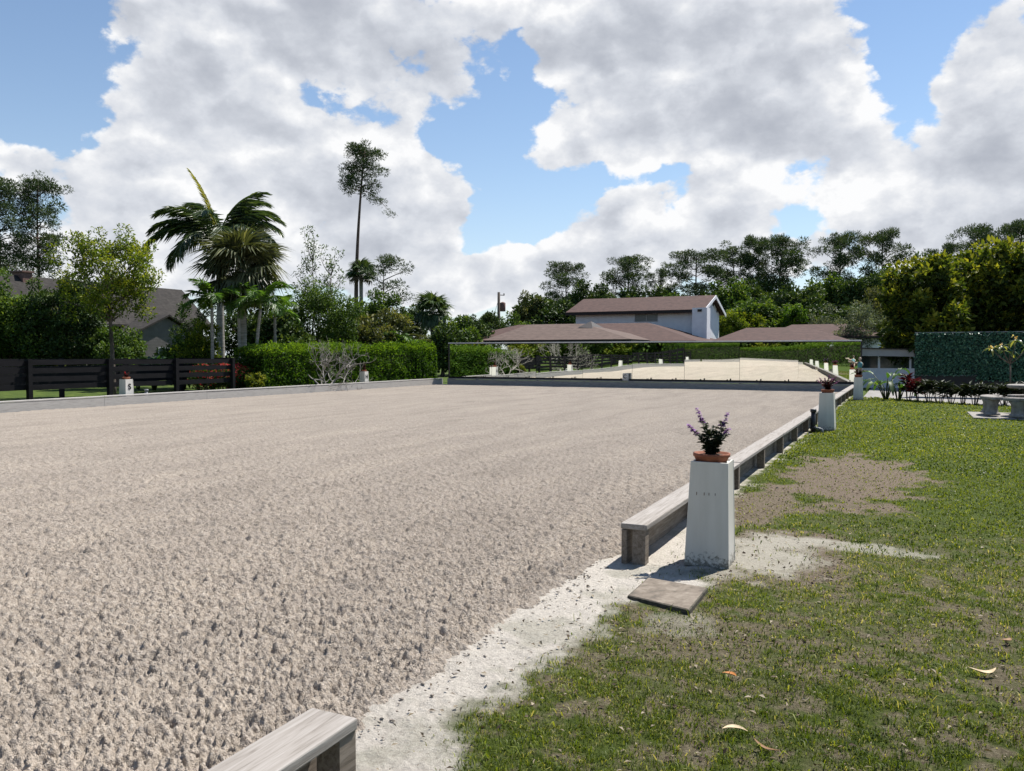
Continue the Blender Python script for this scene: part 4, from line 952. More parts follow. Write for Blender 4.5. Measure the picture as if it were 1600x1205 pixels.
tree_at('pine_tree', 78, 64, 276, lambda h: pine_meshes(5, h, h * .50, 1.7, 26, .16, -.035), [M['needle'], M['pine_bark']], 'slim leaning pine second from the left edge', 'tree')
tree_at('pine_tree', 28, 80, 405, lambda h: pine_meshes(25, h, h * .5, 2.0, 16, .12, .0, nper=5), [M['needle'], M['pine_bark']], 'small thin pine low between the two left pines', 'tree')
# royal palm
def royal():
    D = 40; loc = base(345, D); h = hgt(372, D); rng = random.Random(2); fr = []
    for i in range(15):
        el = R([72, 62, 50, 42, 36, 30, 22, 14, 6, 46, 26, 10, 56, 0, 34][i]); az = i * 2.399 + .4
        fr.append((pinnate(40 + i, rng.uniform(3.0, 3.5), 0, R(80 + 45 * (1 - el / R(75))), 1.05, 58, .35, .060, .9), M['palm_dark'], az, el, 1))
    # the fronds that show widest stand across the view
    for k, (a, el, L) in enumerate(((YAW, 50, 3.6), (YAW + math.pi, 56, 3.7), (YAW + math.pi + .3, 26, 3.9), (YAW - .2, 26, 3.5), (YAW + math.pi - .25, 62, 3.2), (YAW + .25, 60, 3.3), (YAW + .6, 74, 3.4), (YAW + math.pi - .6, 72, 3.4), (YAW + math.pi + .15, 40, 3.7), (YAW - .1, 40, 3.5), (YAW + math.pi - .1, 8, 3.4))):
        fr.append((pinnate(70 + k, L, 0, R(100), 1.15, 60, .3, .065, .95), M['palm_dark'], a, R(el), 1))
    fr.append((pinnate(90, 3.6, 0, R(26), .55, 60, .1, .06, .15), M['palm_new'], YAW + math.pi, R(76), 1))
    palm('royal_palm', loc, h - .7, 'tall royal palm with long feathery fronds and a yellow new leaf', fr, None, (.21, .14), crownshaft=.75)
royal()
def sabal(u, D, vc, r, n, label, seed, mats=('palm_olive',), trunk=(.17, .15), low=-60, group=None):
    rng = random.Random(seed); loc = base(u, D); h = hgt(vc, D); fr = []; ms = [fan(seed * 10 + k, r * .46, r * .60, 26, .35 + .15 * k) for k in range(3)]
    ms2 = [fan(seed * 10 + 5 + k, r * .42, r * .55, 24, .6) for k in range(2)]
    for i in range(n):
        t = i / (n - 1); el = R(82 - (82 - low) * t ** .85) + rng.gauss(0, .1)
        dead = t > .86
        fr.append(((ms2 if dead else ms)[i % (2 if dead else 3)], M['palm_dead'] if dead else M[mats[0]], i * 2.399 + rng.gauss(0, .2), el, rng.uniform(.85, 1.1)))
    return palm('cabbage_palm', loc, h, label, fr, None, trunk, group)
M['palm_dead'] = leafmat('palm_dead', [(0, (.05, .035, .022)), (1, (.17, .125, .08))], .1)
sabal(380, 36, 422, 2.15, 70, 'full round cabbage palm in front of the royal palm', 6)
sabal(565, 70, 428, 1.5, 26, 'slim distant cabbage palm beside the tall pine trunk', 7, ('palm_dark',), low=-30)
sabal(676, 62, 486, 1.75, 44, 'cabbage palm with a dead brown skirt right of the tall pine', 8, ('palm_dark',), low=-75)
def small_palm(u, D, vc, L, label, seed, lean=(0, 0), n=9, trunk=(.07, .055)):
    rng = random.Random(seed); fr = []
    for i in range(n):
        el = R([70, 52, 40, 30, 20, 10, 46, 24, 60, 4, 34][i % 11]); fr.append((pinnate(seed * 20 + i, L * rng.uniform(.9, 1.1), 0, R(95), L * .36, 40, .5, .045, .5), M['palm_green'], i * 2.399 + seed, el, 1))
    palm('small_palm', base(u, D), hgt(vc, D) - .3, label, fr, None, trunk, None, crownshaft=.35, lean=lean)
small_palm(332, 34, 470, 1.45, 'small green palm left of the royal palm trunk', 11)
small_palm(374, 35, 474, 1.35, 'small green palm under the round cabbage palm', 12)
small_palm(396, 34.5, 472, 1.5, 'small green palm with a leaning trunk beside the fence end', 13, tuple((CR * .32)[:2]), 10)
small_palm(430, 37, 486, 1.4, 'low green palm at the left end of the hedge', 14)
# red flowering shrubs behind the fence, croton at its end
for i, (u, D) in enumerate(((318, 32), (345, 32.5), (368, 33), (386, 33.5))):
    w = ('leftmost of the four', 'second from left of the four', 'third from left of the four', 'rightmost of the four')[i]
    e = empty('flowering_shrub', base(u, D), 0, f'red flowering shrub behind the fence end, {w}', 'shrub', 'red shrubs behind the fence')
    c, t = broad_meshes(30 + i, 1.15, .5, .5, .1, 22, .22, 700, .05, .5, .03, .4, stems=3); obj('foliage', c, M['leaf_mid'], e); obj('stem', t, M['bark'], e)
    rng = np.random.default_rng(60 + i); n = 380; d = unit(rng.normal(size=(n, 3)) + np.array([0, 0, .5])); pc = np.array([0, 0, .68]) + d * np.array([.56, .56, .48]) * (1 + .05 * rng.normal(size=(n, 1)))
    pc += unit(rng.normal(size=(n, 3))) * .02
    fl = obj('blossom', leaf_mesh('blossom', pc, rng.normal(size=(n, 3)), d, rng.uniform(.04, .09, n), rng.uniform(.04, .07, n), rng.random(n)), M['red_flower'], e); fl['kind'] = 'stuff'
e = put_tree('croton_shrub', broad_meshes(37, .85, .36, .36, .05, 26, .14, 900, .07, .45, .02, .4, stems=3, tmean=.7), (-23.05, 24.75, 0), [M['leaf_yellow'], M['bark']], 'small yellow green shrub at the end of the black fence', 'shrub')
# broad leaved plants in front of the grey house
def big_leaf_plant(loc, label, n, h, L, seed, m='big_leaf', spread=.5, cat='plant'):
    rng = random.Random(seed); e = empty('broad_leaf_plant', loc, 0, label, cat)
    for i in range(n):
        az = i * 2.399 + rng.uniform(-.4, .4); hh = h * rng.uniform(.5, 1.0); out = spread * rng.uniform(.4, 1); st = MB()
        p0 = Vector((.05 * math.cos(az), .05 * math.sin(az), 0)); p1 = Vector((out * .35 * math.cos(az), out * .35 * math.sin(az), hh * .55)); p2 = Vector((out * .7 * math.cos(az), out * .7 * math.sin(az), hh * .8))
        st.tube([p0, p1, p2], [.022, .016, .010], 6); stem = st.build('stalk', M['stalk'], e)
        k = 9; vs = []; fs = []; l = L * rng.uniform(.8, 1.15); w = l * .30; d = Vector((math.cos(az), math.sin(az), 0)); s = Vector((-math.sin(az), math.cos(az), 0)); up = rng.uniform(.2, 1.0); dr = rng.uniform(.5, 1.3)
        for q in range(k + 1):
            t = q / k; c = p2 + d * (l * t * math.cos(up * .6)) + Vector((0, 0, l * (up * t - dr * t * t))); ww = w * math.sin(math.pi * min(.06 + .92 * t, 1)) ** .6
            for j in (-1, 0, 1): vs.append(tuple(c + s * (ww * .5 * j) + Vector((0, 0, abs(j) * ww * .22 + (.02 * math.sin(q * 2.7) if j else 0)))))
        for q in range(k):
            for j in (0, 1): a = q * 3 + j; fs.append((a, a + 1, a + 4, a + 3))
        obj('leaf', np_mesh('leaf', np.array(vs), np.array(fs), np.full(len(vs), rng.random()), True), M[m], e)
    return e
M['stalk'] = noisy('stalk', [(.3, (.03, .05, .018)), (.7, (.06, .085, .03))], 9, .6, None, 0)
big_leaf_plant(base(240, 35), 'broad leaved plant in front of the grey house gable', 12, 1.9, 1.0, 41, spread=.7)
big_leaf_plant(base(215, 36), 'broad leaved plant left of the grey house gable', 9, 1.7, .9, 42, spread=.6)
big_leaf_plant(base(285, 35), 'low broad leaved plant right of the grey house gable', 9, 1.5, .8, 43, spread=.6)
for i, (u, D, v, r) in enumerate(((285, 38, 520, .9), (310, 36, 505, 1.0), (322, 44, 462, 1.7))):
    tree_at('garden_shrub', u, D, v, lambda h, i=i, r=r: broad_meshes(45 + i, h, r, r, .1, 45, .32, 420, .08, .5, .05, .4, stems=3), (MD, BR, DK)[i],
            ('green shrub at the right corner of the grey house', 'bright green shrub left of the royal palm trunk', 'dark tree filling the gap behind the royal palm')[i], 'shrub')
# picket fence far behind the left shrubs
e = empty('picket_fence', base(68, 47), YAW, 'short pale picket fence glimpsed behind the left shrubs', 'fence')
pm = MB().box(-.045, .045, -.01, .01, .1, 1.50).mesh('picket')
for i in range(22): obj('picket', pm, M['beige_wall'], e, (i * .135, 0, random.Random(i).uniform(-.03, .03)))
for z in (.45, 1.2): MB().box(-.06, 2.9, .012, .05, z, z + .08).build('rail', M['beige_wall'], e)

# ------------------------------------------------------------------ clipped hedge, bare tree
def hedge(name, x0, x1, y0, y1, h0, h1, label, seed, n, L=.085, mat='leaf_hedge', rnd=.35):
    rng = np.random.default_rng(seed); e = empty(name, ((x0 + x1) / 2, y0, 0), 0, label, 'hedge'); ly = y1 - y0; hw = (x1 - x0) / 2
    # leaves near the shell of a rounded box
    m = n * 2; p = np.stack([rng.uniform(-1, 1, m), rng.uniform(0, 1, m), rng.uniform(0, 1, m)], -1)
    face = rng.random(m); p[:, 0] = np.where(face < .42, 1 - abs(rng.normal(0, .10, m)), np.where(face < .50, -1 + abs(rng.normal(0, .1, m)), p[:, 0]))
    p[:, 2] = np.where((face >= .50) & (face < .88), 1 - abs(rng.normal(0, .09, m)), p[:, 2]); p[:, 1] = np.where(face >= .94, 1 - abs(rng.normal(0, .02, m)), np.where(face >= .88, abs(rng.normal(0, .02, m)), p[:, 1]))
    X = p[:, 0] * hw; Yy = p[:, 1] * ly; H = h0 + (h1 - h0) * p[:, 1]; Zz = p[:, 2] * H
    bumpy = .16 * (fbm2(Yy * .9 + 3, Zz * 1.1, seed, 3) - .5) + .12 * (fbm2(Yy * 3.1, Zz * 3.1, seed + 3, 3) - .5)
    X = X + bumpy * np.sign(p[:, 0]) * 1.6; Zz = Zz + np.where(p[:, 2] > .7, .42 * (fbm2(Yy * 1.3, X * 1.5, seed + 9, 3) - .5), 0)
    # round the shoulders and the far end
    ez = np.maximum(Zz - (H - rnd), 0); X = X * np.sqrt(np.clip(1 - (ez / (rnd * 1.15)) ** 2, .15, 1)) ** .6
    ey = np.maximum(Yy - (ly - .5), 0); X = X * np.sqrt(np.clip(1 - (ey / .62) ** 2, .12, 1)) ** .6
    shoot = (p[:, 2] > .9) & (rng.random(m) < .03); Zz = Zz + shoot * rng.uniform(.05, .25, m)
    c = np.stack([X, Yy, np.maximum(Zz, .02)], -1)
    out = np.stack([p[:, 0] * (abs(p[:, 0]) > .75), (p[:, 1] - .5) * (face > .88), 1.1 * (p[:, 2] > .8)], -1)
    a = out * .7 + rng.normal(size=(m, 3)) * .6 + np.array([0, 0, .45]); nn = out + rng.normal(size=(m, 3)) * .6 + np.array([0, 0, .4])
    t = np.clip(rng.normal(.42, .2, m) + .34 * (p[:, 2] > .86) + .5 * (fbm2(Yy * .6, Zz * .8, seed + 4, 2) - .5), 0, 1)  # top leaves tinted brighter: the sunlit top is put into the colour
    l = L * rng.uniform(.6, 1.3, m)
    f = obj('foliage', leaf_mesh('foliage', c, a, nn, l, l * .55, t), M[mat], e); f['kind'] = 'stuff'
    k = MB(); ns = int(ly / .5)
    for i in range(ns):
        y = (i + .5) * ly / ns + rng.normal(0, .08); k.tube([(rng.normal(0, .1), y, -.05), (rng.normal(0, .2), y + rng.normal(0, .1), .7), (rng.normal(0, .3), y + rng.normal(0, .2), h0 - .3)], [.035, .025, .01], 5)
    k.build('stems', M['bark'], e)
    inner = MB().box(-hw * .62, hw * .62, .35, ly - .45, .25, min(h0, h1) - .32).build('inner_core', M['hedge_core'], e)  # solid dark box added inside to stop views through the leaves
    return e
M['hedge_core'] = noisy('hedge_core', [(.3, (.012, .014, .008)), (.7, (.03, .035, .016))], 9, .95, None, .8, .08)
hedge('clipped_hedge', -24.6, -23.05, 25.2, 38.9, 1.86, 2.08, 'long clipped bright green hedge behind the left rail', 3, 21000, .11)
def bare_tree(loc, label, seed, h, n0, group=None):
    rng = np.random.default_rng(seed); tb = MB(); 
    def grow(p, d, r, l, lev):
        q = 5; pts = [p]; 
        for i in range(q):
            d = (d + Vector(rng.normal(size=3)) * .16 + Vector((0, 0, .10 if lev > 1 else .02))).normalized(); p = p + d * (l / q); pts.append(p)
        tb.tube(pts, [r * (1 - .35 * i / q) for i in range(q + 1)], 6 if lev < 3 else 4, lev > 3)
        if lev >= 5 or r < .006: return
        for k in range(2 if rng.random() < .55 else 3):
            nd = (d + Vector(rng.normal(size=3)) * .62 + Vector((0, 0, -.05))).normalized(); grow(p, nd, r * .66, l * rng.uniform(.62, .9), lev + 1)
    for i in range(n0):
        a = i * 6.283 / n0 + rng.normal(0, .2); grow(Vector((.05 * math.cos(a), .05 * math.sin(a), -.05)), Vector((math.cos(a) * 1.35, math.sin(a) * 1.35, 1)).normalized(), .048, h * .36, 0)
    e = empty('bare_tree', loc, 0, label, 'tree', group); tb.build('branches', M['pale_bark'], e); return e
bare_tree((-22.45, 28.4, 0), 'leafless pale grey branching tree in front of the hedge', 4, 2.05, 6)

# trees and shrubs behind the hedge
tree_at('bushy_tree', 498, 45, 428, lambda h: broad_meshes(51, h, 2.3, 2.0, .6, 150, .45, 260, .09, .4, .07, .3, stems=5), MD, 'big multi stemmed bushy tree behind the bare tree', 'tree')
tree_at('wispy_tree', 484, 62, 348, lambda h: broad_meshes(52, h, 1.15, 1.0, h * .42, 34, .30, 90, .12, .35, .08, .2), MD, 'tall wispy tree rising above the bushy tree', 'tree')
tree_at('wispy_tree', 520, 62, 374, lambda h: broad_meshes(53, h, 1.15, 1.0, h * .40, 36, .30, 90, .12, .35, .08, .2), MD, 'shorter wispy tree between the bushy tree and tall pine', 'tree')
ex = CR * 2.4
put_tree('pine_tree', pine_meshes(54, hgt(226, 70), hgt(302, 70), 1.45, 20, .24, .0, ((ex.x, ex.y, hgt(300, 70), -1.6, 7), (-ex.x * .5, -ex.y * .5, hgt(272, 70), -.2, 4)), .95, 7), base(557, 70), [M['needle'], M['pine_bark']], 'very tall lone pine with a bare trunk', 'tree').rotation_euler = (0, R(3.3), 0)
tree_at('pine_tree', 603, 66, 404, lambda h: pine_meshes(55, h, h * .5, 2.0, 12, .10, .01, nper=5), [M['needle'], M['pine_bark']], 'sparse half dead pine right of the tall pine', 'tree')
for i, (u, D, v, r, mk, lab) in enumerate(((590, 47, 482, 1.7, 'leaf_olive', 'olive shrub behind the middle of the hedge'), (598, 60, 452, 2.0, 'leaf_mid', 'green tree at the foot of the sparse pine'), (545, 48, 478, 1.5, 'leaf_mid', 'green shrub right of the bushy tree'),
        (640, 64, 478, 1.6, 'leaf_dark', 'dark tree left of the skirted cabbage palm'), (715, 60, 492, 1.7, 'leaf_mid', 'round green tree above the left end of the mirrors'), (748, 64, 500, 1.6, 'leaf_dark', 'dark low tree left of the utility pole'),
        (768, 70, 482, 1.3, 'leaf_dark', 'dark vine covered bush round the utility pole'), (800, 78, 484, 2.0, 'leaf_mid', 'low green tree right of the utility pole'), (826, 82, 464, 1.7, 'leaf_olive', 'thin crowned tree right of the utility pole'),
        (436, 44, 468, 1.6, 'leaf_dark', 'dark tree between the small palms and the bushy tree'), (398, 46, 478, 1.7, 'leaf_dark', 'dark tree behind the leaning small palm'), (455, 40, 515, 1.0, 'leaf_dark', 'dark shrub behind the left end of the hedge'), (692, 58, 512, 1.3, 'leaf_dark', 'dark shrub below the skirted cabbage palm'))):
    tree_at('background_tree', u, D, v, lambda h, i=i, r=r: broad_meshes(100 + i, h, r, r, .3, 75, .42, 230, .13, .5, .09, .4, stems=2), [M[mk], M['bark']], lab, 'tree', 'trees behind the hedge')
for i, (u, D, v) in enumerate(((622, 47, 500), (640, 48, 508))):
    rng = random.Random(i); fr = [(pinnate(300 + 20 * i + k, 1.9 * rng.uniform(.8, 1.1), 0, R(110), .55, 36, .4, .05, .4), M['palm_green'] if k % 3 else M['palm_olive'], k * 2.399, R(78 - 5 * k), 1) for k in range(11)]
    palm('clump_palm', base(u, D), hgt(v, D) - 1.5, ('arching clump palm behind the hedge', 'yellowing clump palm near the right end of the hedge')[i], fr, None, (.09, .07))

# ------------------------------------------------------------------ utility pole
D = 75; e = empty('utility_pole', base(779, D), 0, 'wooden utility pole with a transformer left of the white house', 'pole'); hp = hgt(457, D)
MB().tube([(0, 0, -.1), (.03, 0, hp)], [.17, .12], 10).build('pole_shaft', M['wood_pole'], e)
c = CR * .38
MB().lathe([(.24, hp - 1.75), (.26, hp - 1.7), (.26, hp - 1.0), (.22, hp - .95), (.05, hp - .88)], 14, (c.x, c.y)).build('transformer', M['rust_can'] if 'rust_can' in M else M['brick'], e)
MB().tube([(0, 0, hp - .25), tuple(CR * .55 + Vector((0, 0, hp - .28)))], .04, 6).build('crossarm', M['wood_pole'], e)
MB().lathe([(.03, hp - .26), (.06, hp - .2), (.05, hp - .1)], 8, tuple((CR * .5)[:2])).build('insulator', M['black_pipe'], e)
MB().tube([tuple(CR * .05 + Vector((0, 0, hp - .5))), tuple(CR * -1.9 + Vector((0, 0, .0)))], .018, 5).build('guy_wire', M['grey_pipe'], e)

# ------------------------------------------------------------------ houses
def hip(name, x0, x1, y0, y1, ze, rx0, rx1, ry, zr, m, parent, th=.16):
    mb = MB(); E_ = [(x0, y0), (x1, y0), (x1, y1), (x0, y1)]
    b = [(x, y, ze - .01) for x, y in E_]; a0, a1 = (rx0, ry, zr), (rx1, ry, zr)
    mb.poly([b[0], b[1], a1, a0]); mb.poly([b[1], b[2], a1]); mb.poly([b[2], b[3], a0, a1]); mb.poly([b[3], b[0], a0])
    o = mb.build(name, m, parent)
    MB().box(x0 + .02, x1 - .02, y0 + .02, y1 - .02, ze - th, ze - .014).build('fascia', M['fascia'], o)
    return o
def gable_x(name, x0, x1, y0, y1, ze, yr, zr, m, parent, th=.14):
    """ridge along X; closed slab roof"""
    mb = MB(); k = Vector((0, 0, th))
    def P(x, y, z): return Vector((x, y, z))
    for (ya, za, yb, zb) in ((y0, ze, yr, zr), (y1, ze, yr, zr)):
        q = [P(x0, ya, za), P(x1, ya, za), P(x1, yb, zb), P(x0, yb, zb)]
        mb.hexa([v - k for v in q], q)
    return mb.build(name, m, parent)
def window(parent, x0, x1, y, z0, z1, gl, cols=2):
    w = MB(); f = .05
    w.box(x0 - f, x1 + f, y - .05, y - .004, z1, z1 + f); w.box(x0 - f, x1 + f, y - .06, y - .004, z0 - f, z0); w.box(x0 - f, x0, y - .05, y - .004, z0 + .001, z1 - .001); w.box(x1, x1 + f, y - .05, y - .004, z0 + .001, z1 - .001)
    o = w.build('window', M['window_trim'], parent)
    for i in range(cols):
        a = x0 + (x1 - x0) * i / cols; b = x0 + (x1 - x0) * (i + 1) / cols
        MB().box(a + .02, b - .02, y - .03, y - .006, z0 + .01, z1 - .01).build('pane', gl, o)
    return o
M['window_trim'] = noisy('window_trim', [(.3, (.30, .31, .32)), (.7, (.4, .41, .42))], 3, .5, None, 0)
h = empty('white_house', (-19, 64, 0), 0, 'white two storey house with brown roofs behind the mirrors', 'house'); h0 = Vector((-19, 64, 0))
hp_ = bpy.data.objects.new('x', None); bpy.data.objects.remove(hp_)
def H(o): o.location = o.location - h0; return o
# upper storey
w = MB(); w.box(-24.1, -13.95, 62.5, 69.4, 0, 4.9); w.poly([(-13.945, 62.5, 4.9), (-13.945, 69.4, 4.9), (-13.945, 66, 6.05)]); w.poly([(-24.105, 62.5, 4.9), (-24.105, 66, 6.05), (-24.105, 69.4, 4.9)])
H(w.build('wall', M['white_siding'], h))
rf = H(gable_x('upper_roof', -24.75, -13.55, 61.9, 70.1, 4.93, 66, 6.25, M['roof_brown'], h))
MB().box(-24.77, -13.53, 61.84, 61.895, 4.68, 4.90).build('fascia', M['fascia'], rf)
for ya, yb in ((61.9, 66), (70.1, 66)):
    q = MB(); x0, x1 = -13.545, -13.50; dz = -.10
    a = Vector((0, ya, 4.93)); b = Vector((0, yb, 6.25))
    q.hexa([Vector((x0, a.y, a.z - .26)), Vector((x1, a.y, a.z - .26)), Vector((x1, b.y, b.z - .26)), Vector((x0, b.y, b.z - .26))], [Vector((x0, a.y, a.z - .01)), Vector((x1, a.y, a.z - .01)), Vector((x1, b.y, b.z - .01)), Vector((x0, b.y, b.z - .01))])
    q.build('barge_board', M['white_wall'], rf)
H(window(h, -19.07, -17.32, 62.5, 4.14, 4.66, M['window_grey'], 2))
H(MB().box(-14.32, -13.22, 61.3, 62.48, 0, 5.02).build('chimney_stack', M['white_siding'], h))
H(MB().box(-13.9, -13.60, 61.22, 61.295, 4.72, 4.90).build('floodlight', M['fascia'], h))
for (y, z) in ((63.6, 5.2), (65.1, 5.65), (66.9, 5.6), (68.4, 5.15)):
    H(MB().box(-13.94, -13.90, y - .16, y + .16, z - .16, z + .1).build('attic_vent', M['fascia'], h))
# lower roofs
H(hip('lower_roof', -32.2, -12.4, 54.3, 66.3, 2.46, -28.2, -17.4, 60.2, 3.92, M['roof_brown'], h))
pr_ = H(hip('porch_roof', -26.2, -15.6, 50.2, 58.4, 2.52, -24.6, -20.3, 54.3, 3.70, M['roof_tan'], h))
MB().poly([(-20.35, 53.1, 3.40), (-19.2, 53.0, 3.32), (-19.75, 54.2, 3.86)]).poly([(-19.75, 54.2, 3.86), (-19.2, 53.0, 3.32), (-19.0, 55.4, 3.30)]).build('dutch_gable', M['fascia'], pr_)
H(hip('wing_roof', -12.0, -2.9, 56, 65, 2.40, -10.2, -6.1, 60.5, 3.44, M['roof_brown'], h))
H(hip('rear_roof', -10.0, -1.0, 66, 74, 2.9, -8.2, -4.0, 70, 3.95, M['roof_brown'], h))
H(MB().box(-31.4, -13.2, 55.2, 62.4, 0, 2.31).build('lower_wall', M['white_wall'], h))
H(MB().box(-11.3, -3.6, 56.7, 64.3, 0, 2.25).build('wing_wall', M['white_wall'], h))
H(MB().box(-9.6, -1.4, 66.5, 73.5, 0, 2.74).build('rear_wall', M['white_wall'], h))
for x in (-25.9, -22.5, -19.1, -15.9): H(MB().box(x - .07, x + .07, 50.5, 50.64, 0, 2.36).build('porch_post', M['white_wall'], h))
H(MB().box(-31.5, -31.36, 54.6, 54.74, 0, 2.31).build('porch_post', M['white_wall'], h))

g = empty('grey_house', (-48, 38, 0), 0, 'grey house with steep shingle roof behind the left trees', 'house'); g0 = Vector((-48, 38, 0))
def G(o): o.location = o.location - g0; return o
G(MB().box(-51.4, -45.4, 29.2, 43.6, 0, 3.45).build('wall', M['grey_siding'], g))
mb = MB(); k = Vector((0, 0, .15))
for (xa, za) in ((-44.8, 3.45), (-51.2, 3.45)):
    q = [Vector((xa, 28.8, za)), Vector((xa, 44.1, za)), Vector((-48, 44.1, 6.28)), Vector((-48, 28.8, 6.28))]; mb.hexa([v - k for v in q], q)
r_ = G(mb.build('roof', M['roof_grey'], g))
MB().box(-48.5, -47.5, 31.7, 32.3, 5.4, 6.45).box(-48.58, -47.42, 31.62, 32.38, 6.452, 6.55).build('chimney', M['brick'], r_)
for y in (29.25, 43.55):
    q = MB(); q.poly([(-51.3, y, 3.4), (-44.9, y, 3.4), (-48, y, 6.15)]); G(q.build('gable_end', M['grey_siding'], g))
# cross gable towards the arena
G(MB().box(-46.5, -43.1, 35.6, 41.0, 0, 2.72).build('front_wall', M['grey_siding'], g))
G(MB().poly([(-43.095, 35.6, 2.7), (-43.095, 41.0, 2.7), (-43.095, 38.3, 3.92)]).build('gable_face', M['grey_siding'], g))
mb = MB()
for ya in (35.0, 41.6):
    q = [Vector((-47.5, ya, 2.62)), Vector((-42.8, ya, 2.62)), Vector((-42.8, 38.3, 4.12)), Vector((-47.5, 38.3, 4.12))]; mb.hexa([v - k * .8 for v in q], q)
f_ = G(mb.build('front_roof', M['roof_grey'], g))
wn = MB().box(-43.09, -43.05, 37.6, 38.9, .9, 2.0).build('window', M['window_trim'], g); G(wn)
MB().box(-43.045, -43.03, 37.66, 38.84, .96, 1.94).build('pane', M['window_dark'], wn)

s = empty('white_outbuilding', (-.2, 43, 0), 0, 'low white outbuilding with dark windows right of the mirrors', 'outbuilding'); s0 = Vector((-.2, 43, 0))
def S(o): o.location = o.location - s0; return o
S(MB().box(-2.2, 4.4, 42.1, 45.5, -.03, .90).build('lower_wall', M['white_wall'], s))
S(MB().hexa([(-2.4, 41.6, 1.50), (4.6, 41.6, 1.36), (4.6, 46, 1.36), (-2.4, 46, 1.50)], [(-2.4, 41.6, 1.83), (4.6, 41.6, 1.66), (4.6, 46, 1.66), (-2.4, 46, 1.83)]).build('roof_band', M['beige_wall'], s))
S(MB().hexa([(-2.5, 41.5, 1.835), (4.7, 41.5, 1.665), (4.7, 46.1, 1.665), (-2.5, 46.1, 1.835)], [(-2.5, 41.5, 1.88), (4.7, 41.5, 1.71), (4.7, 46.1, 1.71), (-2.5, 46.1, 1.88)]).build('roof', M['fascia'], s))
xs = [-2.2, -1.02, .3, 1.7, 3.1, 4.4]
for a, b in zip(xs, xs[1:]):
    S(MB().box(a + .05, b - .05, 42.16, 42.20, .902, 1.47).build('pane', M['window_dark'], s))
for a in xs: S(MB().box(a - .045, a + .045, 42.1, 42.19, .902, 1.42).build('mullion', M['white_wall'], s))

# ------------------------------------------------------------------ pines and trees behind the house
NB = [M['needle'], M['pine_bark']]
pv = [pine_meshes(200 + i, 14, (7.6, 8.4, 7.2, 8.6)[i], (2.7, 2.5, 2.3, 2.9)[i], (24, 22, 20, 24)[i], .20, 0, (), 1.25, 5) for i in range(4)]
where = ['left of the white house roof', 'above the left end of the upper roof', 'thin and low above the upper roof', 'above the middle of the upper roof', 'above the right end of the upper roof', 'just right of the upper roof ridge',
         'tallest of the clump right of the white house', 'right of the tallest clump, alone against the sky', 'broad topped beside the lone one', 'half hidden behind the yellow green tree', 'behind the top of the yellow green tree', 'at the far right edge of the sky', 'filling in behind the white house gable', 'second in the clump right of the house']
for i, (u, v, D, k, sx) in enumerate(((884, 412, 92, 0, .85), (978, 402, 92, 1, .95), (1033, 420, 96, 2, .62), (1088, 393, 92, 0, 1.05), (1140, 388, 95, 2, 1.05), (1182, 376, 96, 3, .75), (1224, 371, 94, 1, 1.1), (1312, 369, 98, 3, .95), (1374, 363, 98, 0, 1.0), (1478, 380, 100, 2, .8), (1532, 355, 98, 1, 1.0), (1592, 350, 98, 3, 1.0))):
    hh = hgt(v, D) / 14
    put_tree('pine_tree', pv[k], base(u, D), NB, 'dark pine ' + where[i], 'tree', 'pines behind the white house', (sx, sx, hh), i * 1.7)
bm = [broad_meshes(220 + i, 9, (3.4, 3.2, 3.8)[i], 3.2, .6, 130, .85, 110, .22, .5, .18, .4, stems=2) for i in range(3)]
bm2 = [tuple(q.copy() for q in b) for b in bm]
under = [(848, 458, 84, 0, 0, 'left of the upper roof'), (930, 446, 88, 1, 0, 'behind the left end of the upper roof'), (1005, 452, 90, 2, 0, 'behind the upper roof ridge'), (1062, 452, 88, 0, 1, 'behind the right half of the upper roof'), (1140, 440, 88, 1, 1, 'behind the white gable'), (1195, 440, 90, 2, 0, 'right of the white gable'),
         (1245, 445, 86, 0, 0, 'in the middle of the wood on the right'), (1290, 436, 90, 1, 1, 'below the lone pine'), (1345, 434, 88, 2, 0, 'below the broad topped pine'), (1405, 412, 88, 0, 0, 'highest of the wood behind the silvery tree'), (1455, 405, 88, 1, 1, 'left behind the yellow green tree'), (1520, 410, 88, 2, 0, 'far behind the yellow green tree'), (1580, 400, 88, 0, 0, 'behind the right edge of the yellow green tree'), (1170, 470, 78, 1, 1, 'low beyond the right wing roof'), (1300, 478, 78, 2, 0, 'low behind the silvery tree'), (1220, 474, 80, 0, 1, 'low behind the round bright tree')]
for i, (u, v, D, k, b, lab) in enumerate(under):
    sc_ = hgt(v, D) / 9
    put_tree('woodland_tree', (bm2 if b else bm)[k], base(u, D), [M['leaf_mid' if b else 'leaf_dark'], M['bark']], 'leafy tree ' + lab, 'tree', 'wood behind the white house', (1.0, 1.0, sc_), i * 1.3)
for i, (u, v, D) in enumerate(((1690, 420, 70), (1790, 400, 76), (1900, 410, 74), (2050, 400, 78), (2250, 400, 80), (-70, 400, 70), (-190, 410, 76), (-330, 400, 72))):
    put_tree('woodland_tree', bm[i % 3], base(u, D), [M['leaf_dark'], M['bark']], 'leafy tree standing beyond the edge of the view', 'tree', 'trees beyond the edges of the view', (1.2, 1.2, hgt(v, D) / 9), i * 1.9)
tree_at('spreading_tree', 1150, 76, 492, lambda h: broad_meshes(240, h, 2.7, 2.5, h * .62, 70, .42, 300, .12, .4, .10, .3), BR, 'flat topped light green tree beside the white gable', 'tree')
tree_at('round_tree', 1237, 76, 478, lambda h: broad_meshes(241, h, 1.25, 1.2, h * .35, 45, .38, 330, .12, .5, .09, .4), [M['leaf_hedge'], M['bark']], 'small round bright green tree above the right wing roof', 'tree')
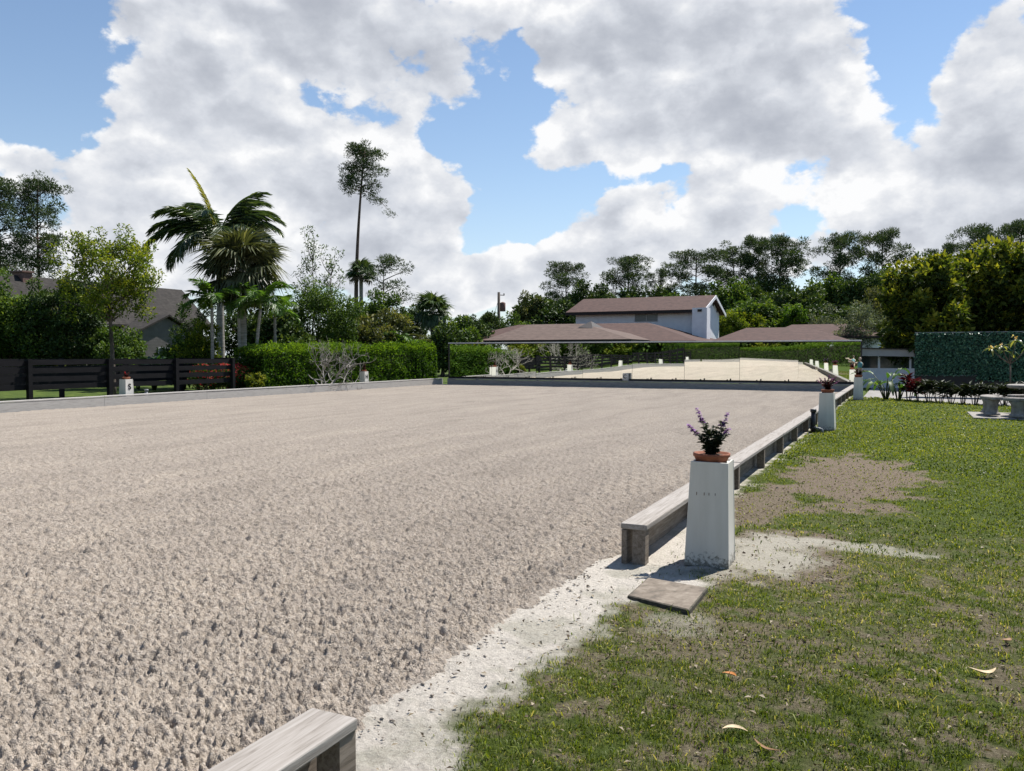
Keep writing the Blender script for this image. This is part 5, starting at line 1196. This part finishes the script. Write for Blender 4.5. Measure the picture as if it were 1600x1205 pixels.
tree_at('silvery_tree', 1350, 62, 466, lambda h: broad_meshes(242, h, 2.3, 2.0, .6, 100, .42, 260, .10, .35, .09, .35, stems=3), [M['leaf_silver'], M['bark']], 'silvery grey green tree right of the house roofs', 'tree')
tree_at('silvery_tree', 1292, 68, 484, lambda h: broad_meshes(243, h, 1.8, 1.5, .5, 60, .36, 260, .10, .3, .07, .35, stems=3), [M['leaf_silver'], M['bark']], 'smaller silvery shrub over the right wing roof', 'shrub')
tree_at('olive_tree', 1384, 66, 452, lambda h: broad_meshes(244, h, 2.3, 2.0, .8, 90, .42, 240, .11, .45, .10, .35, stems=2), [M['leaf_olive'], M['bark']], 'brownish olive tree behind the silvery tree', 'tree')
YL = [M['leaf_yellow'], M['bark']]  # yellow green leaves; the strong top tint also paints sunlight on them
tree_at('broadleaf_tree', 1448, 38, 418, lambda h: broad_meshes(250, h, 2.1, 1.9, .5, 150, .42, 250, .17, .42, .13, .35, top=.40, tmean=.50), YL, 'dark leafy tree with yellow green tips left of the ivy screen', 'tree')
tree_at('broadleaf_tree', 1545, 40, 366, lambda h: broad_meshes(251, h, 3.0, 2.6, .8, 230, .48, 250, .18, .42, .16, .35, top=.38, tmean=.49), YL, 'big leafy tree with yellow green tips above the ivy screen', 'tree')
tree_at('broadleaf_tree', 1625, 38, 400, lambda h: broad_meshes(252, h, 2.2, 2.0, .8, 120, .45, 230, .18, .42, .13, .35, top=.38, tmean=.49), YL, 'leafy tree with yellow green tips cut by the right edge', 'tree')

# ------------------------------------------------------------------ ivy screen and the border in front of it
def ivy_screen():
    x0, x1, Y = .40, 6.4, 34.0
    e = empty('ivy_screen', (x0, Y, 0), 0, 'artificial ivy screen panel on the right, dark green', 'screen'); rng = np.random.default_rng(12)
    for i in range(3):
        a, b = i * 2.0, (i + 1) * 2.0; z0 = .78 if i == 0 else (.62 if i == 1 else .3)
        MB().box(a + .004, b - .004, 0, .03, z0, 2.33).build('panel', M['ivy_back'], e)
        n = 3600; c = np.stack([rng.uniform(a, b, n), rng.uniform(-.07, 0, n), rng.uniform(z0, 2.34, n)], -1)
        f = obj('ivy_leaves', leaf_mesh('ivy_leaves', c, rng.normal(size=(n, 3)) + np.array([0, -.5, -.3]), rng.normal(size=(n, 3)) * .5 + np.array([0, -1, .4]), rng.uniform(.05, .095, n), rng.uniform(.05, .085, n), np.clip(rng.normal(.45, .25, n), 0, 1)), M['ivy_plastic'], e); f['kind'] = 'stuff'
    MB().box(0, 6, .0, .05, .34, .775).build('base_board', M['black_frame'], e)
    MB().box(-.02, 6.02, -.02, .06, 2.345, 2.375).build('top_rail', M['grey_pipe'], e)
    for x in (.02, 1.2, 2.4, 3.6, 4.8, 5.9): MB().box(x - .03, x + .03, .052, .11, -.02, 2.34).build('post', M['black_frame'], e)
M['ivy_back'] = noisy('ivy_back', [(.3, (.006, .02, .015)), (.7, (.014, .04, .03))], 9, .8, None, .3)
ivy_screen()
def cordyline(loc, label, seed, h=.8, n=26, m='red_leaf', spr=.45):
    rng = np.random.default_rng(seed); e = empty('red_leaf_shrub', loc, 0, label, 'shrub', 'red leaved border shrubs'); st = MB(); C, A, N_, L, T = [], [], [], [], []
    for s in range(5):
        an = rng.uniform(0, 6.28); q = Vector((math.cos(an) * spr * rng.uniform(.2, .7), math.sin(an) * spr * rng.uniform(.2, .7), h * rng.uniform(.5, .85))); st.tube([(q.x * .3, q.y * .3, -.02), (q.x * .6, q.y * .6, q.z * .5), tuple(q)], [.016, .012, .009], 5)
        for k in range(n):
            a = rng.uniform(0, 6.28); z = rng.uniform(-.18, .05); C.append((q.x, q.y, q.z + z)); A.append((math.cos(a), math.sin(a), rng.uniform(-.3, .9))); N_.append((0, 0, 1)); L.append(rng.uniform(.16, .34)); T.append(rng.random())
    st.build('stem', M['bark'], e); L = np.array(L); obj('foliage', leaf_mesh('foliage', np.array(C), np.array(A), np.array(N_) + rng.normal(size=(len(C), 3)) * .3, L, L * .24, np.array(T)), M[m], e)
rowl = ('at the left end of the row', 'second from the left of the row', 'third from the left of the row', 'fourth from the left of the row', 'fifth from the left of the row', 'sixth from the left of the row', 'just left of the picnic table', 'behind the left side of the picnic table', 'behind the picnic table pedestal', 'behind the picnic table at the right edge')
for i, (u, v, hh, m) in enumerate(((1418, 625.5, .90, 'red_leaf'), (1436, 627, .80, 'red_leaf'), (1452, 628, .75, 'salvia_leaf'), (1468, 629, .72, 'salvia_leaf'), (1486, 630, .75, 'salvia_leaf'), (1503, 631, .75, 'salvia_leaf'), (1522, 632, .70, 'salvia_leaf'), (1545, 632.5, .70, 'salvia_leaf'), (1570, 633, .72, 'salvia_leaf'), (1596, 633.5, .7, 'salvia_leaf'))):
    cordyline(gz(u, v), ('dark red leaved border shrub ' if m == 'red_leaf' else 'dark leaved border shrub ') + rowl[i], 60 + i, hh, 46, m)
big_leaf_plant(gz(1384, 624), 'large leaved green plant beside the far marker', 13, 1.15, .62, 71, spread=.75)
big_leaf_plant(gz(1404, 625), 'narrower leaved green plant left of the red shrubs', 7, .85, .45, 72, spread=.5)
def frangipani():
    loc = base(1579, 26.5); rng = random.Random(4); e = empty('frangipani', loc, 0, 'young frangipani with long leaves and cream flowers before the ivy screen', 'plant'); st = MB(); tips = []
    top = Vector((0, 0, 1.25)); st.tube([(0, 0, -.03), (.01, 0, .6), tuple(top)], [.026, .022, .02], 8)
    for (r, z) in ((-.62, 1.72), (-.30, 1.78), (.16, 1.98), (.55, 1.80), (-.05, 1.6)):
        t = CR * r + Vector((0, rng.uniform(-.15, .15), z)); m_ = top.lerp(t, .5) + Vector((0, 0, -.05)); st.tube([tuple(top), tuple(m_), tuple(t)], [.018, .016, .014], 7); tips.append(t)
    st.build('stem', M['bark'], e)
    for ti, t in enumerate(tips):
        for k in range(7):
            az = k * 2.399 + ti; l = rng.uniform(.24, .36); w = l * .25; el = rng.uniform(-.1, .9); dr = rng.uniform(.5, 1.1); d = Vector((math.cos(az), math.sin(az), 0)); s_ = Vector((-math.sin(az), math.cos(az), 0)); vs = []; fs = []; n = 6
            for q in range(n + 1):
                tt = q / n; c = t + d * (l * tt * .9) + Vector((0, 0, l * (el * tt - dr * tt * tt))); ww = w * math.sin(math.pi * min(.08 + .9 * tt, 1)) ** .7
                for j in (-1, 0, 1): vs.append(tuple(c + s_ * (ww * .5 * j) + Vector((0, 0, abs(j) * ww * .15))))
            for q in range(n):
                for j in (0, 1): a = q * 3 + j; fs.append((a, a + 1, a + 4, a + 3))
            obj('leaf', np_mesh('leaf', np.array(vs), np.array(fs), np.full(len(vs), rng.random()), True), M['frangipani_leaf'], e)
        if ti < 4:
            nr = np.random.default_rng(ti); n = 9; c = np.array(t) + np.array([0, 0, .07]) + nr.normal(size=(n, 3)) * .05
            f = obj('blossom', leaf_mesh('blossom', c, nr.normal(size=(n, 3)), nr.normal(size=(n, 3)), np.full(n, .07), np.full(n, .05), nr.random(n)), M['cream_flower'], e); f['kind'] = 'stuff'
frangipani()

# ------------------------------------------------------------------ figurine on the far marker
def figurine():
    e = empty('figurine', (-1.33, 30.35, MH + .05), YAW, 'small garden figurine in a teal top stretching out one arm', 'figurine'); e.scale = (.88, .88, .84); b = MB()
    for s in (-1, 1): b.tube([(s * .045, 0, 0), (s * .05, .01, .16), (s * .04, 0, .31)], [.026, .032, .05], 9)
    b.tube([(0, 0, .28), (0, 0, .36), (0, 0, .46), (0, 0, .55), (0, 0, .58)], [.075, .068, .085, .07, .03], 12)
    b.tube([(0, 0, .56), (0, 0, .62)], [.026, .026], 8); b.ball((0, -.005, .68), .052, .058, .070, 12, 9)
    b.ball((0, -.065, .675), .010, .014, .012, 6, 4)
    b.tube([(-.06, 0, .53), (-.17, -.02, .51), (-.27, -.04, .545), (-.32, -.045, .55)], [.038, .034, .030, .026], 8)
    b.tube([(.07, 0, .53), (.11, .0, .45), (.07, -.06, .40)], [.03, .025, .018], 8)
    b.build('body', M['figure_skin'], e)
    MB().tube([(0, 0, .325), (0, 0, .37), (0, 0, .46), (0, 0, .555)], [.088, .078, .094, .072], 12).build('top', M['figure_teal'], e)
    MB().lathe([(.03, .545), (.085, .57), (.11, .61), (.09, .61), (.02, .575)], 12, (-.37, -.05)).build('dish', M['figure_pale'], e)
    MB().ball((0, .012, .70), .056, .055, .062, 10, 6).build('hair', M['bark'], e)
M['figure_pale'] = noisy('figure_pale', [(.3, (.5, .44, .36)), (.7, (.62, .56, .48))], 20, .7, None, 0)
figurine()

# ------------------------------------------------------------------ behind the camera and along the left side: what the mirrors look at
hedge('rear_hedge', -27, -25.4, -34, -24, 1.9, 2.0, 'clipped hedge at the rear left corner of the arena, seen in the mirrors', 21, 5000, .14)
rh = hedge('rear_hedge', -.8, .8, 0, 34, 2.0, 2.2, 'clipped hedge beyond the rear end of the arena, seen in the mirrors', 22, 16000, .12); rh.location = (8, -28.5, 0); rh.rotation_euler = (0, 0, R(90))
rm = [tuple(q.copy() for q in broad_meshes(260 + i, 7, 2.8, 2.6, .6, 90, .6, 130, .20, .5, .16, .4, stems=2)) for i in range(2)]
spots = [(-18, -36), (-21.5, -35), (-24, -36.5), (-12, -35), (-5, -36), (-27, -41), (-9.5, -42), (-33, -45), (-50, -40), (-28.5, -26), (-2, -33.5), (-9, -34), (-15, -33), (-20, -34), (-26, -33), (-31, -8), (-30, -16), (-31, -30), (-31, 5), (-30.5, -22), (-44, -42), (-38, -42), (-55, -30), (-55, -45), (-62, -38), (4, -37), (-1, -39), (-7, -37), (-12, -40), (-17, -37), (-23, -40), (-29, -38), (-35, -33), (-33, -26), (-36, -19), (-33, -12), (-36, -5), (-33, 2), (-37, 8), (-41, -28), (-30, -44), (-47, -36)]
for i, (x, y) in enumerate(spots):
    put_tree('rear_tree', rm[i % 2], (x, y, 0), [M['leaf_mid'] if i % 2 else M['leaf_bright'], M['bark']], 'leafy tree behind the arena, glimpsed only in the mirrors', 'tree', 'trees glimpsed in the mirrors', (1, 1, .8 + .05 * (i % 5)), i * 2.1)
bare_tree((-24.6, 13.0, 0), 'leafless tree on the left side, seen in the left mirrors', 9, 2.4, 6)
